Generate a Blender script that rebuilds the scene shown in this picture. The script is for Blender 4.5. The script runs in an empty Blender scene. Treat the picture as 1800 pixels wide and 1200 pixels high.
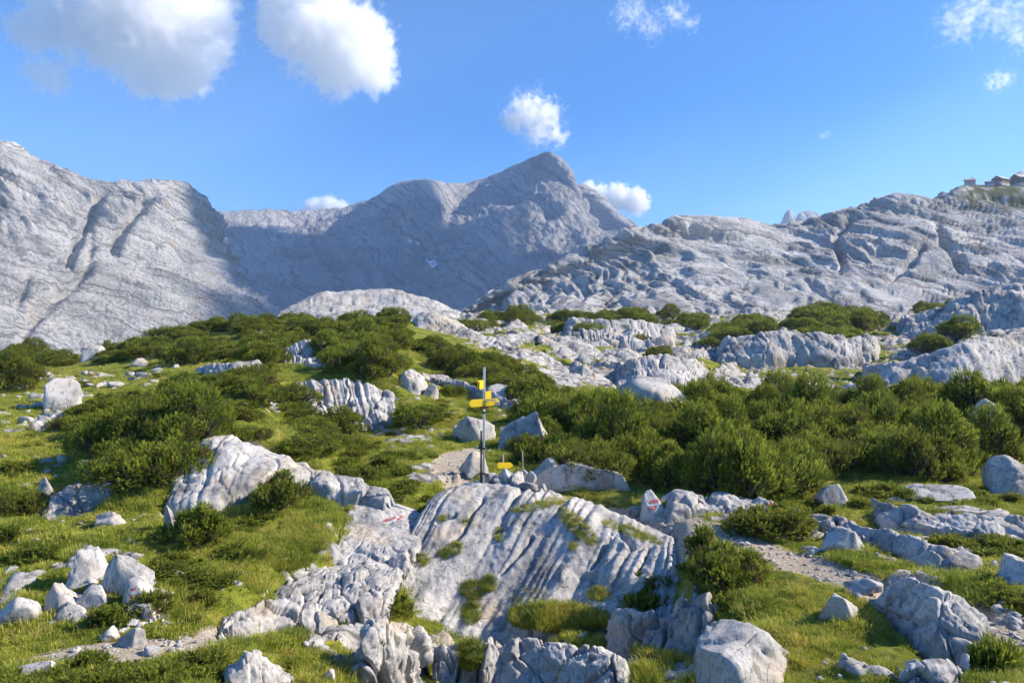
import bpy, math, random, time
import numpy as np
from mathutils import Vector, Matrix, Euler
T0 = time.time()
scene = bpy.context.scene
C = scene.collection
R = math.radians

# ------------------------------------------------------------------ camera
EYE = 8.0                      # eye height above the datum of the hollow
FOC = 1300.0                   # focal length in units of a 1800 px wide picture
cam_d = bpy.data.cameras.new('camera')
cam = bpy.data.objects.new('camera', cam_d)
C.objects.link(cam)
cam.location = (0, 0, EYE)
cam.rotation_euler = (R(90), 0, 0)
cam_d.sensor_width = 36.0
cam_d.lens = 26.0
cam_d.clip_start = 0.1
cam_d.clip_end = 60000
scene.camera = cam

# ------------------------------------------------------------------ sky, sun, exposure
SUN_AZ, SUN_EL = 84.0, 34.0    # degrees right of the view direction, above the horizon
SUN = Vector((math.sin(R(SUN_AZ)) * math.cos(R(SUN_EL)), math.cos(R(SUN_AZ)) * math.cos(R(SUN_EL)), math.sin(R(SUN_EL))))
world = bpy.data.worlds.new('World')
scene.world = world
world.use_nodes = True
wn, wl = world.node_tree.nodes, world.node_tree.links
wn.clear()
sky = wn.new('ShaderNodeTexSky')
sky.sky_type = 'NISHITA'
sky.sun_disc = False
sky.sun_elevation = R(SUN_EL)
sky.sun_rotation = R(SUN_AZ)
sky.altitude = 1900
sky.air_density = 1.0
sky.dust_density = 0.0
sky.ozone_density = 8.0
bg = wn.new('ShaderNodeBackground')
bg.inputs['Strength'].default_value = 0.127
wo = wn.new('ShaderNodeOutputWorld')
hsv = wn.new('ShaderNodeHueSaturation')
hsv.inputs['Saturation'].default_value = 1.12
wl.new(sky.outputs[0], hsv.inputs['Color'])
wl.new(hsv.outputs[0], bg.inputs[0])
wl.new(bg.outputs[0], wo.inputs[0])
sun_d = bpy.data.lights.new('sun', 'SUN')
sun_d.energy = 5.0
sun_d.angle = R(0.53)
sun_d.color = (1.0, 0.88, 0.72)
sun = bpy.data.objects.new('sun', sun_d)
C.objects.link(sun)
sun.rotation_euler = (-SUN).to_track_quat('-Z', 'Y').to_euler()
sun.location = SUN * 400
scene.view_settings.view_transform = 'Standard'
scene.view_settings.look = 'None'
scene.view_settings.exposure = 0.95
scene.view_settings.gamma = 1.0
scene.render.film_transparent = False
cy = scene.cycles
cy.use_denoising = True
cy.max_bounces = 12
cy.diffuse_bounces = 2
cy.use_adaptive_sampling = True
cy.adaptive_threshold = 0.03
cy.glossy_bounces = 2
cy.transmission_bounces = 3
cy.volume_bounces = 8
cy.transparent_max_bounces = 8
cy.volume_step_rate = 1.0
cy.caustics_reflective = False
cy.caustics_refractive = False

# ------------------------------------------------------------------ helpers: projection, noise
def W(u, v, Y):
    """a point of the place that lies Y metres ahead of the camera"""
    return np.array(((u - 900) / FOC * Y, Y, EYE - (v - 600) / FOC * Y))

_rs = np.random.RandomState(7)
PERM = np.concatenate([_rs.permutation(256)] * 3).astype(np.int32)
_g = _rs.normal(size=(256, 3)); GRAD = (_g / np.linalg.norm(_g, axis=1)[:, None]).astype(np.float32)
RND = _rs.rand(256, 3).astype(np.float32)

def perlin(P):
    P = np.asarray(P, dtype=np.float32)
    if len(P) > 60000:
        return np.concatenate([perlin(P[i:i + 60000]) for i in range(0, len(P), 60000)])
    I = np.floor(P).astype(np.int32); F = P - I
    S = F * F * F * (F * (F * 6 - 15) + 10)
    I &= 255
    out = 0
    for dx in (0, 1):
        a = PERM[(I[:, 0] + dx) & 255]; wx = S[:, 0] if dx else 1 - S[:, 0]
        for dy in (0, 1):
            b = PERM[a + ((I[:, 1] + dy) & 255)]; wy = S[:, 1] if dy else 1 - S[:, 1]
            for dz in (0, 1):
                c = PERM[b + ((I[:, 2] + dz) & 255)]; wz = S[:, 2] if dz else 1 - S[:, 2]
                g = GRAD[c]
                out = out + wx * wy * wz * (g[:, 0] * (F[:, 0] - dx) + g[:, 1] * (F[:, 1] - dy) + g[:, 2] * (F[:, 2] - dz))
    return out * 1.5

def fbm(P, octv=4, gain=0.5, lac=2.03):
    P = np.asarray(P, dtype=np.float32); a = 1.0; o = 0; t = 0
    for k in range(octv):
        o = o + a * perlin(P + 17.3 * k); t += a
        P = P * lac; a *= gain
    return o / t * 1.3

def ridged(P, octv=4, gain=0.5, lac=2.1):
    P = np.asarray(P, dtype=np.float32); a = 1.0; o = 0; t = 0
    for k in range(octv):
        o = o + a * (1 - 2 * np.abs(perlin(P + 9.1 * k))); t += a
        P = P * lac; a *= gain
    return o / t

def voro(P, flat=False):
    """cell noise: distance to the edge between the two nearest cells, the random values of the nearest cell, offset from its centre"""
    P = np.asarray(P, dtype=np.float32)
    if len(P) > 60000:
        r = [voro(P[i:i + 60000], flat) for i in range(0, len(P), 60000)]
        return tuple(np.concatenate([q[k] for q in r]) for k in range(3))
    I = np.floor(P).astype(np.int32); F = P - I
    f1 = np.full(len(P), 9.0, np.float32); f2 = f1.copy()
    cid = np.zeros(len(P), np.int32); off = np.zeros_like(P)
    for dx in (-1, 0, 1):
        for dy in (-1, 0, 1):
            for dz in ((0,) if flat else (-1, 0, 1)):
                h = PERM[PERM[PERM[(I[:, 0] + dx) & 255] + ((I[:, 1] + dy) & 255)] + ((I[:, 2] + dz) & 255)]
                D = RND[h] * 0.9 + np.array((dx, dy, dz), np.float32) - F
                d = np.sqrt((D * D).sum(1))
                near = d < f1
                f2 = np.where(near, f1, np.minimum(f2, d))
                cid = np.where(near, h, cid); off = np.where(near[:, None], -D, off)
                f1 = np.where(near, d, f1)
    return f2 - f1, RND[(cid * 7 + 3) & 255], off

def smooth(a, b, x):
    t = np.clip((x - a) / (b - a), 0, 1)
    return t * t * (3 - 2 * t)

# ------------------------------------------------------------------ helpers: objects
def tag(o, label=None, cat=None, group=None, kind=None):
    if cat and not kind: kind = 'thing'
    for k, val in (('label', label), ('category', cat), ('group', group), ('kind', kind)):
        if val: o[k] = val
    return o

def mesh_np(name, V, faces, mat=None, attrs=None, shade=True):
    """faces: (n,3) or (n,4) array"""
    V = np.asarray(V, np.float32); faces = np.asarray(faces, np.int32)
    me = bpy.data.meshes.new(name)
    n, k = faces.shape
    me.vertices.add(len(V)); me.vertices.foreach_set('co', V.ravel())
    me.loops.add(n * k); me.loops.foreach_set('vertex_index', faces.ravel())
    me.polygons.add(n); me.polygons.foreach_set('loop_start', np.arange(0, n * k, k, dtype=np.int32))
    me.polygons.foreach_set('use_smooth', np.full(n, shade, bool))
    for key, arr in (attrs or {}).items():
        me.attributes.new(key, 'FLOAT', 'POINT').data.foreach_set('value', np.asarray(arr, np.float32))
    me.update(calc_edges=True)
    if mat: me.materials.append(mat)
    return me

def link(name, me, parent=None, loc=(0, 0, 0), rot=(0, 0, 0), scale=(1, 1, 1)):
    o = bpy.data.objects.new(name, me); C.objects.link(o)
    o.location = loc; o.rotation_euler = rot; o.scale = scale
    if parent: o.parent = parent
    return o

def empty(name, loc, rot=(0, 0, 0), scale=(1, 1, 1)):
    o = bpy.data.objects.new(name, None); C.objects.link(o)
    o.location = loc; o.rotation_euler = rot; o.scale = scale; o.empty_display_size = 0.2
    return o

def copy_tree(src, parent=None):
    c = src.copy(); C.objects.link(c); c.parent = parent
    for ch in src.children: copy_tree(ch, c)
    return c

def grid_faces(nv, nu):
    i = np.arange(nv - 1)[:, None] * nu + np.arange(nu - 1)[None]
    i = i.ravel()
    return np.stack([i, i + 1, i + nu + 1, i + nu], 1)

def normals_grid(Pg):
    du = np.gradient(Pg, axis=1); dv = np.gradient(Pg, axis=0)
    n = np.cross(du, dv); n /= np.linalg.norm(n, axis=2, keepdims=True) + 1e-9
    return n

def catmull(K, t):
    """K: (m,...) control values, t in 0..m-1"""
    m = len(K); i = np.clip(np.floor(t).astype(int), 0, m - 2); f = (t - i).reshape((-1,) + (1,) * (K.ndim - 1))
    k0 = K[np.clip(i - 1, 0, m - 1)]; k1 = K[i]; k2 = K[i + 1]; k3 = K[np.clip(i + 2, 0, m - 1)]
    return 0.5 * ((2 * k1) + (k2 - k0) * f + (2 * k0 - 5 * k1 + 4 * k2 - k3) * f ** 2 + (3 * k1 - k0 - 3 * k2 + k3) * f ** 3)

def loft(rows, nu, nv, tens=True):
    """rows of (u, v, Y) points, back to front -> (nv, nu, 3) grid of world points"""
    RR = []
    for r in rows:
        K = np.array([W(*p) for p in r]); m = len(K)
        fine = catmull(K, np.linspace(0, m - 1, 40 * m))
        d = np.concatenate([[0], np.cumsum(np.linalg.norm(np.diff(fine, axis=0), axis=1))])
        s = np.linspace(0, d[-1], nu)
        RR.append(np.stack([np.interp(s, d, fine[:, k]) for k in range(3)], 1))
    RR = np.array(RR); m = len(RR)
    fine = catmull(RR, np.linspace(0, m - 1, 30 * m))
    d = np.concatenate([[0], np.cumsum(np.linalg.norm(np.diff(fine, axis=0), axis=2).mean(1))])
    s = np.linspace(0, d[-1], nv); t = np.interp(s, d, np.arange(len(fine)))
    i = np.clip(t.astype(int), 0, len(fine) - 2); f = (t - i)[:, None, None]
    return fine[i] * (1 - f) + fine[i + 1] * f

# ------------------------------------------------------------------ materials
class NT:
    def __init__(s, name):
        s.m = bpy.data.materials.new(name); s.m.use_nodes = True
        s.t = s.m.node_tree; s.t.nodes.clear()
        s.out = s.t.nodes.new('ShaderNodeOutputMaterial')
    def n(s, typ, **kw):
        nd = s.t.nodes.new(typ)
        for k, val in kw.items():
            if k == 'op': nd.operation = val
            elif k == 'ins':
                for kk, vv in val.items(): s.put(nd.inputs[kk], vv)
            else: setattr(nd, k, val)
        return nd
    def put(s, sock, val):
        if isinstance(val, bpy.types.NodeSocket): s.t.links.new(val, sock)
        elif isinstance(val, bpy.types.Node): s.t.links.new(val.outputs[0], sock)
        else: sock.default_value = val
    def math(s, op, a, b=0.0, c=0.0, clamp=False):
        nd = s.n('ShaderNodeMath', op=op); nd.use_clamp = clamp
        for k, x in enumerate((a, b, c)): s.put(nd.inputs[k], x)
        return nd.outputs[0]
    def mix(s, f, a, b, blend='MIX'):
        nd = s.n('ShaderNodeMix', data_type='RGBA', blend_type=blend)
        s.put(nd.inputs[0], f); s.put(nd.inputs[6], a); s.put(nd.inputs[7], b)
        return nd.outputs[2]
    def noise(s, vec, scale, detail=4, rough=0.55, dist=0.0):
        nd = s.n('ShaderNodeTexNoise', ins={'Vector': vec, 'Scale': scale, 'Detail': detail, 'Roughness': rough, 'Distortion': dist})
        return nd.outputs[0]
    def ramp(s, f, stops):
        nd = s.n('ShaderNodeValToRGB', ins={0: f}); cr = nd.color_ramp
        while len(cr.elements) < len(stops): cr.elements.new(0.5)
        for e, (p, c) in zip(cr.elements, stops):
            e.position = p; e.color = (c, c, c, 1) if isinstance(c, (int, float)) else (*c, 1)
        return nd.outputs[0]
    def step(s, a, b, x):
        nd = s.n('ShaderNodeMapRange', interpolation_type='SMOOTHSTEP', ins={0: x, 1: a, 2: b, 3: 0.0, 4: 1.0})
        return nd.outputs[0]
    def mapping(s, vec, scale=(1, 1, 1), rot=(0, 0, 0)):
        return s.n('ShaderNodeMapping', ins={0: vec, 2: rot, 3: scale}).outputs[0]
    def pos(s): return s.n('ShaderNodeNewGeometry').outputs['Position']
    def attr(s, name): return s.n('ShaderNodeAttribute', attribute_name=name).outputs['Fac']
    def bump(s, h, strength, dist, nrm=None):
        nd = s.n('ShaderNodeBump', ins={'Strength': strength, 'Distance': dist, 'Height': h})
        if nrm: s.put(nd.inputs['Normal'], nrm)
        return nd.outputs[0]
    def bsdf(s, col, rough=0.9, nrm=None, spec=0.2, **kw):
        b = s.n('ShaderNodeBsdfPrincipled', ins={'Base Color': col, 'Roughness': rough, 'Specular IOR Level': spec})
        if nrm: s.put(b.inputs['Normal'], nrm)
        for k, val in kw.items(): s.put(b.inputs[k.replace('_', ' ')], val)
        s.t.links.new(b.outputs[0], s.out.inputs['Surface'])
        return b

ROCK_LO, ROCK_MID, ROCK_HI = (0.15, 0.15, 0.15), (0.38, 0.37, 0.355), (0.52, 0.505, 0.48)

def rock_color(t, P, k=1.0):
    """weathered limestone: pale grey, mottled with darker lichen and a few warm stains; k = size of the mottling"""
    big = t.noise(P, 0.9 * k, 4, 0.6)
    col = t.ramp(big, [(0.30, ROCK_LO), (0.46, ROCK_MID), (0.66, ROCK_HI)])
    fine = t.noise(P, 14 * k, 4, 0.72)
    col = t.mix(t.math('MULTIPLY', t.step(0.50, 0.66, fine), 0.6), col, (0.15, 0.15, 0.155, 1))
    streak = t.noise(t.mapping(P, (1.6, 1.6, 0.25)), 2.4 * k, 4, 0.65)
    col = t.mix(t.math('MULTIPLY', t.step(0.54, 0.66, streak), 0.7), col, (0.10, 0.10, 0.105, 1))
    pale = t.noise(t.mapping(P, (1.3, 1.3, 0.8)), 5 * k, 3, 0.65)
    col = t.mix(t.math('MULTIPLY', t.step(0.52, 0.70, pale), 0.5), col, (0.52, 0.50, 0.48, 1))
    warm = t.noise(P, 0.55 * k, 3, 0.5)
    col = t.mix(t.math('MULTIPLY', t.step(0.54, 0.70, warm), 0.45), col, (0.50, 0.39, 0.26, 1))
    return col, fine

def rock_material(name, k=1.0, bump=0.02):
    t = NT(name); P = t.pos()
    col, fine = rock_color(t, P, k)
    warp = t.n('ShaderNodeVectorMath', op='ADD', ins={0: P, 1: t.n('ShaderNodeVectorMath', op='SCALE', ins={0: t.n('ShaderNodeTexNoise', ins={'Vector': P, 'Scale': 1.4 * k, 'Detail': 2}).outputs[1], 3: 0.5 / k}).outputs[0]}).outputs[0]
    ck = t.n('ShaderNodeTexVoronoi', feature='DISTANCE_TO_EDGE', ins={'Vector': t.mapping(warp, (1, 1, 0.55)), 'Scale': 2.2 * k}).outputs[0]
    crack = t.math('SUBTRACT', 1.0, t.step(0.0, 0.022, ck))
    gate = t.step(0.50, 0.62, t.noise(P, 0.7 * k, 2))
    crack = t.math('MULTIPLY', crack, gate)
    col = t.mix(t.math('MULTIPLY', crack, 0.5), col, (0.10, 0.095, 0.09, 1))
    h = t.math('ADD', t.math('MULTIPLY', t.noise(P, 7 * k, 4, 0.65), 1.0), t.math('MULTIPLY', fine, 0.35))
    h = t.math('SUBTRACT', h, t.math('MULTIPLY', crack, 0.8))
    t.bsdf(col, 0.92, t.bump(h, 0.9, bump))
    return t.m

def mountain_material(name, k, strata=(0.25, 0.1, 1.0), warm=0.5, tint=(1, 1, 1), base=1.0):
    t = NT(name); P = t.pos()
    big = t.noise(P, 1.2 * k, 6, 0.62)
    col = t.ramp(big, [(0.30, tuple(0.16 * base * c for c in tint)), (0.48, tuple(0.34 * base * c for c in tint)), (0.70, tuple(0.48 * base * c for c in tint))])
    ns = Vector(strata).normalized()
    sc = t.n('ShaderNodeVectorMath', op='DOT_PRODUCT', ins={0: P, 1: ns}).outputs['Value']
    wob = t.math('MULTIPLY', t.noise(P, 2.0 * k, 4), 0.45 / k)
    lay = t.n('ShaderNodeTexNoise', noise_dimensions='1D', ins={'W': t.math('ADD', sc, wob), 'Scale': 14 * k, 'Detail': 6, 'Roughness': 0.75}).outputs[0]
    col = t.mix(t.math('MULTIPLY', t.step(0.50, 0.60, lay), 0.7), col, (0.12, 0.12, 0.13, 1))
    wm = t.noise(P, 2.4 * k, 5, 0.6)
    col = t.mix(t.math('MULTIPLY', t.step(0.56, 0.72, wm), warm), col, (0.46, 0.33, 0.21, 1))
    rub = t.noise(P, 40 * k, 4, 0.7)
    col = t.mix(t.math('MULTIPLY', t.step(0.55, 0.7, rub), 0.35), col, (0.16, 0.16, 0.165, 1))
    wv = t.n('ShaderNodeVectorMath', op='ADD', ins={0: P, 1: t.n('ShaderNodeVectorMath', op='SCALE', ins={0: t.n('ShaderNodeTexNoise', ins={'Vector': P, 'Scale': 6 * k, 'Detail': 3}).outputs[1], 3: 0.10 / k}).outputs[0]}).outputs[0]
    jn = t.n('ShaderNodeTexVoronoi', feature='DISTANCE_TO_EDGE', ins={'Vector': t.mapping(t.mapping(wv, (1, 1, 1), (0, -math.atan2(ns.x, ns.z), 0)), (.8, .8, 3.4)), 'Scale': 9 * k}).outputs[0]
    joint = t.math('MULTIPLY', t.math('SUBTRACT', 1.0, t.step(0.0, 0.07, jn)), t.step(0.42, 0.58, t.noise(P, 3 * k, 3)))
    col = t.mix(t.math('MULTIPLY', joint, 0.65), col, (0.08, 0.08, 0.09, 1))
    gr = t.attr('veg')
    col = t.mix(gr, col, (0.075, 0.09, 0.025, 1))
    h = t.math('ADD', t.math('MULTIPLY', lay, 0.8), t.noise(P, 22 * k, 6, 0.7))
    t.bsdf(col, 0.95, t.bump(h, 1.0, 0.06 / k))
    return t.m
# ------------------------------------------------------------------ ground: a heightfield through surveyed points
def G3(u, v, Y): 
    p = W(u, v, Y); return ((u - 900) / FOC, Y, p[2])
GP = [(a, 3.0, 6.2) for a in (-1.1, -.6, 0, .6, 1.1)] + [(a, 5.2, 4.3) for a in (-1.1, -.6, -.2, .2, .6, 1.1)]
for p in [(-300,1200,11.5),(0,1200,11.5),(300,1200,11.5),(600,1200,13.2),(860,1200,14.8),(1100,1200,13.7),(1300,1200,11.4),(1500,1200,10.5),(1800,1200,10),(2150,1180,10),
          (0,1130,13),(300,1140,12.8),(430,1095,14.2),(150,1050,14.8),(0,1000,16.3),(250,1000,16),(150,930,18.6),(0,900,19.8),(-300,900,20),(300,930,18.5),(450,960,17.5),
          (450,900,19.6),(560,1085,15.6),(600,1000,17.2),(610,900,20.2),(560,850,21.6),(660,865,21.8),(500,820,23),(620,830,24.2),(720,812,26),(800,792,28.5),(700,772,31),(780,762,33),(860,765,32.5),
          (700,880,21.5),(760,1130,16.2),(860,1140,16.4),(960,1130,16.2),(1100,1110,15.9),(1000,1165,15.2),(1250,1090,15),(1300,1010,15.7),(1220,960,17.4),
          (200,862,21.2),(120,822,24),(0,800,26),(-300,790,27),(100,742,34),(0,700,42),(-300,690,44),(150,690,44),(250,722,33),(340,742,27.5),(280,800,23.5),
          (430,762,26),(560,782,26),(450,692,34),(350,682,38),(300,662,45),(250,642,55),(150,642,60),(60,652,58),(0,642,65),(60,628,78),(0,628,80),(-300,625,82),
          (190,618,76),(290,592,76),(400,576,79),(500,568,83),(600,565,88),(700,566,90),(300,625,58),(400,615,58),(500,605,60),(620,594,63),(700,592,67),
          (600,760,34.3),(690,752,34.6),(520,735,34),(600,676,38.2),(690,684,38.4),(520,680,38),(560,644,44),(650,634,46.5),(480,644,42.5),
          (760,692,42),(850,694,42.5),(760,654,52),(850,664,50),(950,694,43),(900,646,62),(800,612,70),(900,604,85),(750,578,85),(880,572,110),(960,558,130),
          (900,802,28),(960,842,24.5),(1000,872,22.5),(1100,872,22.6),(1130,902,20.2),(1250,885,21.6),(1400,880,22.4),(1600,900,20.3),(1800,905,20.2),(2100,900,20.5),
          (1400,960,17.2),(1600,960,17.2),(1800,970,16.6),(1500,1015,14.5),(1650,1050,13.2),(1800,1075,12.2),(1400,1100,12.8),(1600,1120,11.9),
          (1000,690,54),(1050,655,71),(1150,645,77),(1100,604,95),(1000,584,110),(1100,574,125),(1200,568,130),(1230,652,75),(1300,642,84),(1400,642,84),(1500,652,79),
          (1350,598,97),(1450,594,99),(1290,606,95),(1550,610,96),(1400,582,115),(1300,562,135),(1450,552,150),(1550,572,130),(1650,642,72),(1750,622,78),(1800,602,85),(1650,592,100),(1750,562,120),(1800,532,150),(1650,547,150),
          (1560,556,160),(1720,528,165),(2150,500,170),(2150,600,85),(860,558,150),(960,550,160),(1100,549,165),(1250,558,160),(1380,554,165),
          (1200,690,58),(1400,690,58),(1600,690,60),(1800,690,60),(2100,690,60)]:
    GP.append(G3(*p))
for a in (.12, .25, .4, .55, .7, .95):
    GP += [(a, 32, 3.35), (a, 45, 3.75 + 0.35 * math.exp(-((a - .42) / .15) ** 2))]
GP += [(.04, 36, 3.9), (.0, 30, 3.8)]
GP += [(a, 225, 5.0) for a in (-.1, .1, .3, .5, .7, 1.0)] + [(a, 150, 0.0) for a in (-1.1, -.7, -.5)] + [(-.3, 150, 4.0), (-.15, 160, 9)]
GP += [(a, 300, -10) for a in (-1.1, -.6, -.2, .2, .6, 1.1)]
GP = np.array(GP, float)
def tps_feat(A, Y): return np.stack([A * 2.2, np.log(Y)], -1)
Xc = tps_feat(GP[:, 0], GP[:, 1])
def tpsk(r2): return np.where(r2 > 1e-12, 0.5 * r2 * np.log(np.maximum(r2, 1e-12)), 0)
_n = len(GP)
_K = tpsk(((Xc[:, None] - Xc[None]) ** 2).sum(-1)) + np.eye(_n) * 2e-4
_Pm = np.concatenate([np.ones((_n, 1)), Xc], 1)
_sol = np.linalg.solve(np.block([[_K, _Pm], [_Pm.T, np.zeros((3, 3))]]), np.concatenate([GP[:, 2], np.zeros(3)]))
def ground_base(A, Y):
    X = tps_feat(np.ravel(A), np.ravel(Y)).astype(np.float64); out = []
    for i in range(0, len(X), 20000):
        x = X[i:i + 20000]
        r2 = ((x[:, None] - Xc[None]) ** 2).sum(-1)
        out.append(tpsk(r2) @ _sol[:_n] + _sol[_n] + x @ _sol[_n + 1:])
    return np.concatenate(out)

NA = 560
AZ = np.linspace(-0.98, 0.98, NA)
LY = np.concatenate([np.linspace(math.log(a), math.log(b), n, endpoint=False) for a, b, n in ((3.2, 9, 50), (9, 45, 330), (45, 175, 390), (175, 290, 30))]); YS = np.exp(LY); NY = len(LY)
def row_of(y): return np.interp(np.log(y), LY, np.arange(NY))
Ag, Yg = np.meshgrid(AZ, YS)
cA = np.linspace(-0.98, 0.98, 160); cL = np.linspace(LY[0], LY[-1], 140)
_ca, _cy = np.meshgrid(cA, np.exp(cL))
Zc = ground_base(_ca, _cy).reshape(140, 160)
def bilin(Zt, fy, fx):
    i = np.clip(fy.astype(int), 0, Zt.shape[0] - 2); j = np.clip(fx.astype(int), 0, Zt.shape[1] - 2); a = fy - i; b = fx - j
    return (Zt[i, j] * (1 - a) * (1 - b) + Zt[i + 1, j] * a * (1 - b) + Zt[i, j + 1] * (1 - a) * b + Zt[i + 1, j + 1] * a * b)
Zb = bilin(Zc, (np.log(Yg) - cL[0]) / (cL[1] - cL[0]), (Ag - cA[0]) / (cA[1] - cA[0]))
Xg = Ag * Yg
P2 = np.stack([Xg.ravel(), Yg.ravel()], 1)

def on_base(u, v):
    """where the sight line through a picture point first meets the smooth ground"""
    a = (u - 900) / FOC
    col = bilin(Zb, np.arange(NY).astype(float), np.full(NY, (a - AZ[0]) / (AZ[1] - AZ[0])))
    ray = EYE - (v - 600) / FOC * YS
    k = np.where((col >= ray) & (YS > 7))[0]
    if len(k) == 0: return None
    return np.array((a * YS[k[0]], YS[k[0]]))

def seg_dist(P, pts, widths):
    """distance to a polyline divided by its (varying) half width"""
    best = np.full(len(P), 1e9)
    for (a, b, wa, wb) in zip(pts[:-1], pts[1:], widths[:-1], widths[1:]):
        d = b - a; t = np.clip(((P - a) @ d) / (d @ d), 0, 1)
        best = np.minimum(best, np.linalg.norm(P - a - t[:, None] * d, axis=1) / (wa + (wb - wa) * t))
    return best

def in_poly(P, poly):
    x, y = P[:, 0], P[:, 1]; c = np.zeros(len(P), bool); n = len(poly); j = n - 1
    for i in range(n):
        xi, yi = poly[i]; xj, yj = poly[j]
        c ^= ((yi > y) != (yj > y)) & (x < (xj - xi) * (y - yi) / (yj - yi + 1e-12) + xi)
        j = i
    return c

def soft_poly(P, uv, jit, k):
    """footprint on the ground of a patch, its edge broken by noise"""
    poly = np.array([on_base(*q) for q in uv])
    J = np.stack([fbm(np.c_[P * k, np.full(len(P), 3.3)], 3), fbm(np.c_[P * k, np.full(len(P), 8.8)], 3)], 1)
    return in_poly(P + J * jit, poly).astype(float)

n1 = fbm(np.c_[P2 / 0.9, np.zeros(len(P2))], 4).reshape(NY, NA)
n2 = fbm(np.c_[P2 / 4.5, np.full(len(P2), 5.0)], 4).reshape(NY, NA)
n3 = fbm(np.c_[P2 / 17, np.full(len(P2), 9.0)], 4).reshape(NY, NA)
# trodden paths
path = np.zeros(len(P2))
PATHS = [([(775,905),(830,868),(795,842),(785,822),(800,802),(838,788)], [.6,.65,.7,.75,.7,.4]),
         ([(1010,880),(1130,900),(1220,935),(1300,962),(1400,985),(1500,1012)], [.6,.85,1.0,.9,.75,.6]),
         ([(1500,1012),(1570,1050),(1680,1070),(1800,1110),(1900,1150)], [.4,.4,.7,.55,.5]),
         ([(20,1165),(110,1152),(220,1146),(320,1128),(430,1092),(500,1072)], [.25,.4,.5,.35,.3,.2]),
         ([(330,725),(365,750),(560,845),(640,862),(740,890)], [.25,.4,.7,.45,.4])]
for uv, wd in PATHS:
    pts = [on_base(*q) for q in uv]
    d = seg_dist(P2, pts, wd) + 0.55 * n1.ravel() + 0.3 * n2.ravel()
    path = np.maximum(path, 1 - smooth(0.75, 1.15, d))
path = path.reshape(NY, NA)
# bare limestone: the karst field beyond the thicket, and the stony slopes at the left
bd = np.array([on_base(*q) for q in [(1005,700),(960,672),(900,640),(830,600),(760,572)]])
bx = np.interp(Yg.ravel(), [b[1] for b in bd] + [300], [b[0] for b in bd] + [-60]).reshape(NY, NA)
karst = smooth(50, 58, Yg) * smooth(-2.5, 2.5, Xg - bx + 5 * n2 + 3 * n1)
lush = np.zeros(len(P2))
for uv, jit in [([(1245,640),(1330,618),(1420,640),(1560,640),(1620,655),(1500,672),(1360,668)], 5), ([(1560,632),(1500,640),(1430,660),(1560,668),(1640,660)], 5),
                ([(1040,690),(1160,640),(1130,668),(1060,700)], 5), ([(1480,612),(1560,600),(1560,632),(1500,628)], 4), ([(1420,560),(1560,575),(1480,600),(1380,590)], 8)]:
    lush = np.maximum(lush, soft_poly(P2, uv, jit, 0.25))
lush = lush.reshape(NY, NA)
kg = smooth(0.13, 0.31, n2 + 0.6 * n3 + 0.35 * n1) * 0.95
karst_rock = karst * (1 - np.maximum(kg, lush * smooth(-.35, .05, n1 + .4 * n2)))
stony = smooth(18, 26, Yg) * smooth(-.20, -.36, Ag) * smooth(0.28, 0.50, n1 * 0.8 + 0.55 * n2)
bare = np.zeros(len(P2))
for uv, jit, am in [([(560,1120),(640,1080),(760,1112),(860,1150),(900,1215),(600,1215)], .8, 1.0), ([(1080,1080),(1260,1060),(1300,1130),(1210,1215),(900,1215),(960,1140)], .8, 1.0), ([(1580,1040),(1800,1085),(1850,1130),(1700,1100)], .6, .9),
                    ([(500,835),(600,832),(700,868),(740,898),(640,884),(560,868)], .6, .9), ([(480,960),(560,930),(620,900),(600,1000),(540,1060),(470,1070)], .7, .9), ([(1140,900),(1420,890),(1560,930),(1800,960),(1800,1010),(1560,985),(1300,930)], .9, .8),
                    ([(1540,880),(1640,870),(1800,920),(1800,950),(1640,930)], .7, .8), ([(1500,1030),(1600,1010),(1720,1060),(1760,1120),(1620,1130),(1540,1080)], .6, .8), ([(70,1060),(260,1050),(300,1090),(200,1110),(60,1100)], .5, .8), ([(640,745),(760,745),(790,770),(700,790),(640,780)], 1.2, .7)]:
    bare = np.maximum(bare, am * soft_poly(P2, uv, jit, 1.1))
bare = bare.reshape(NY, NA) * smooth(-.12, .18, n1 + .25 * n2)
near_bare = smooth(0.22, 0.42, n1 * .7 + .6 * n2) * smooth(60, 30, Yg) * 0.9
rock = np.clip(np.maximum(np.maximum(np.maximum(karst_rock, stony), near_bare), bare), 0, 1)
# relief
Pk = np.c_[P2, np.zeros(len(P2))]
far = Yg.ravel() > 44
def blocks(sx, sy, ang, wob, far=far):
    c, s = math.cos(ang), math.sin(ang); Q = np.zeros((far.sum(), 3), np.float32)
    p = P2[far]; nn = np.stack([n2.ravel()[far], n3.ravel()[far]], 1) * wob
    Q[:, 0] = (c * p[:, 0] + s * p[:, 1] + nn[:, 0]) / sx; Q[:, 1] = (-s * p[:, 0] + c * p[:, 1] + nn[:, 1]) / sy; Q[:, 2] = 0.5
    e, r, off = voro(Q, True)
    o = np.zeros(len(P2)); o[far] = (r[:, 0] - .5) * 1.1 + (r[:, 1] - .5) * 1.6 * off[:, 0] + (r[:, 2] - .2) * 1.9 * off[:, 1] - 0.55 * (1 - smooth(0.0, 0.13, e))
    return o.reshape(NY, NA)
relief = 1.1 * blocks(7.5, 4.2, 0.5, 2.5) + 0.62 * blocks(2.6, 1.7, 0.35, 1.2) + 0.22 * blocks(1.1, 0.8, 0.2, .6) + 0.35 * n2
near_rel = 0.30 * blocks(1.15, .8, .4, .5, (Yg.ravel() > 8.5) & (Yg.ravel() <= 60)) + 0.10 * blocks(.42, .32, .2, .2, (Yg.ravel() > 8.5) & (Yg.ravel() <= 40))
sc_far = smooth(50, 75, Yg)
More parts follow.
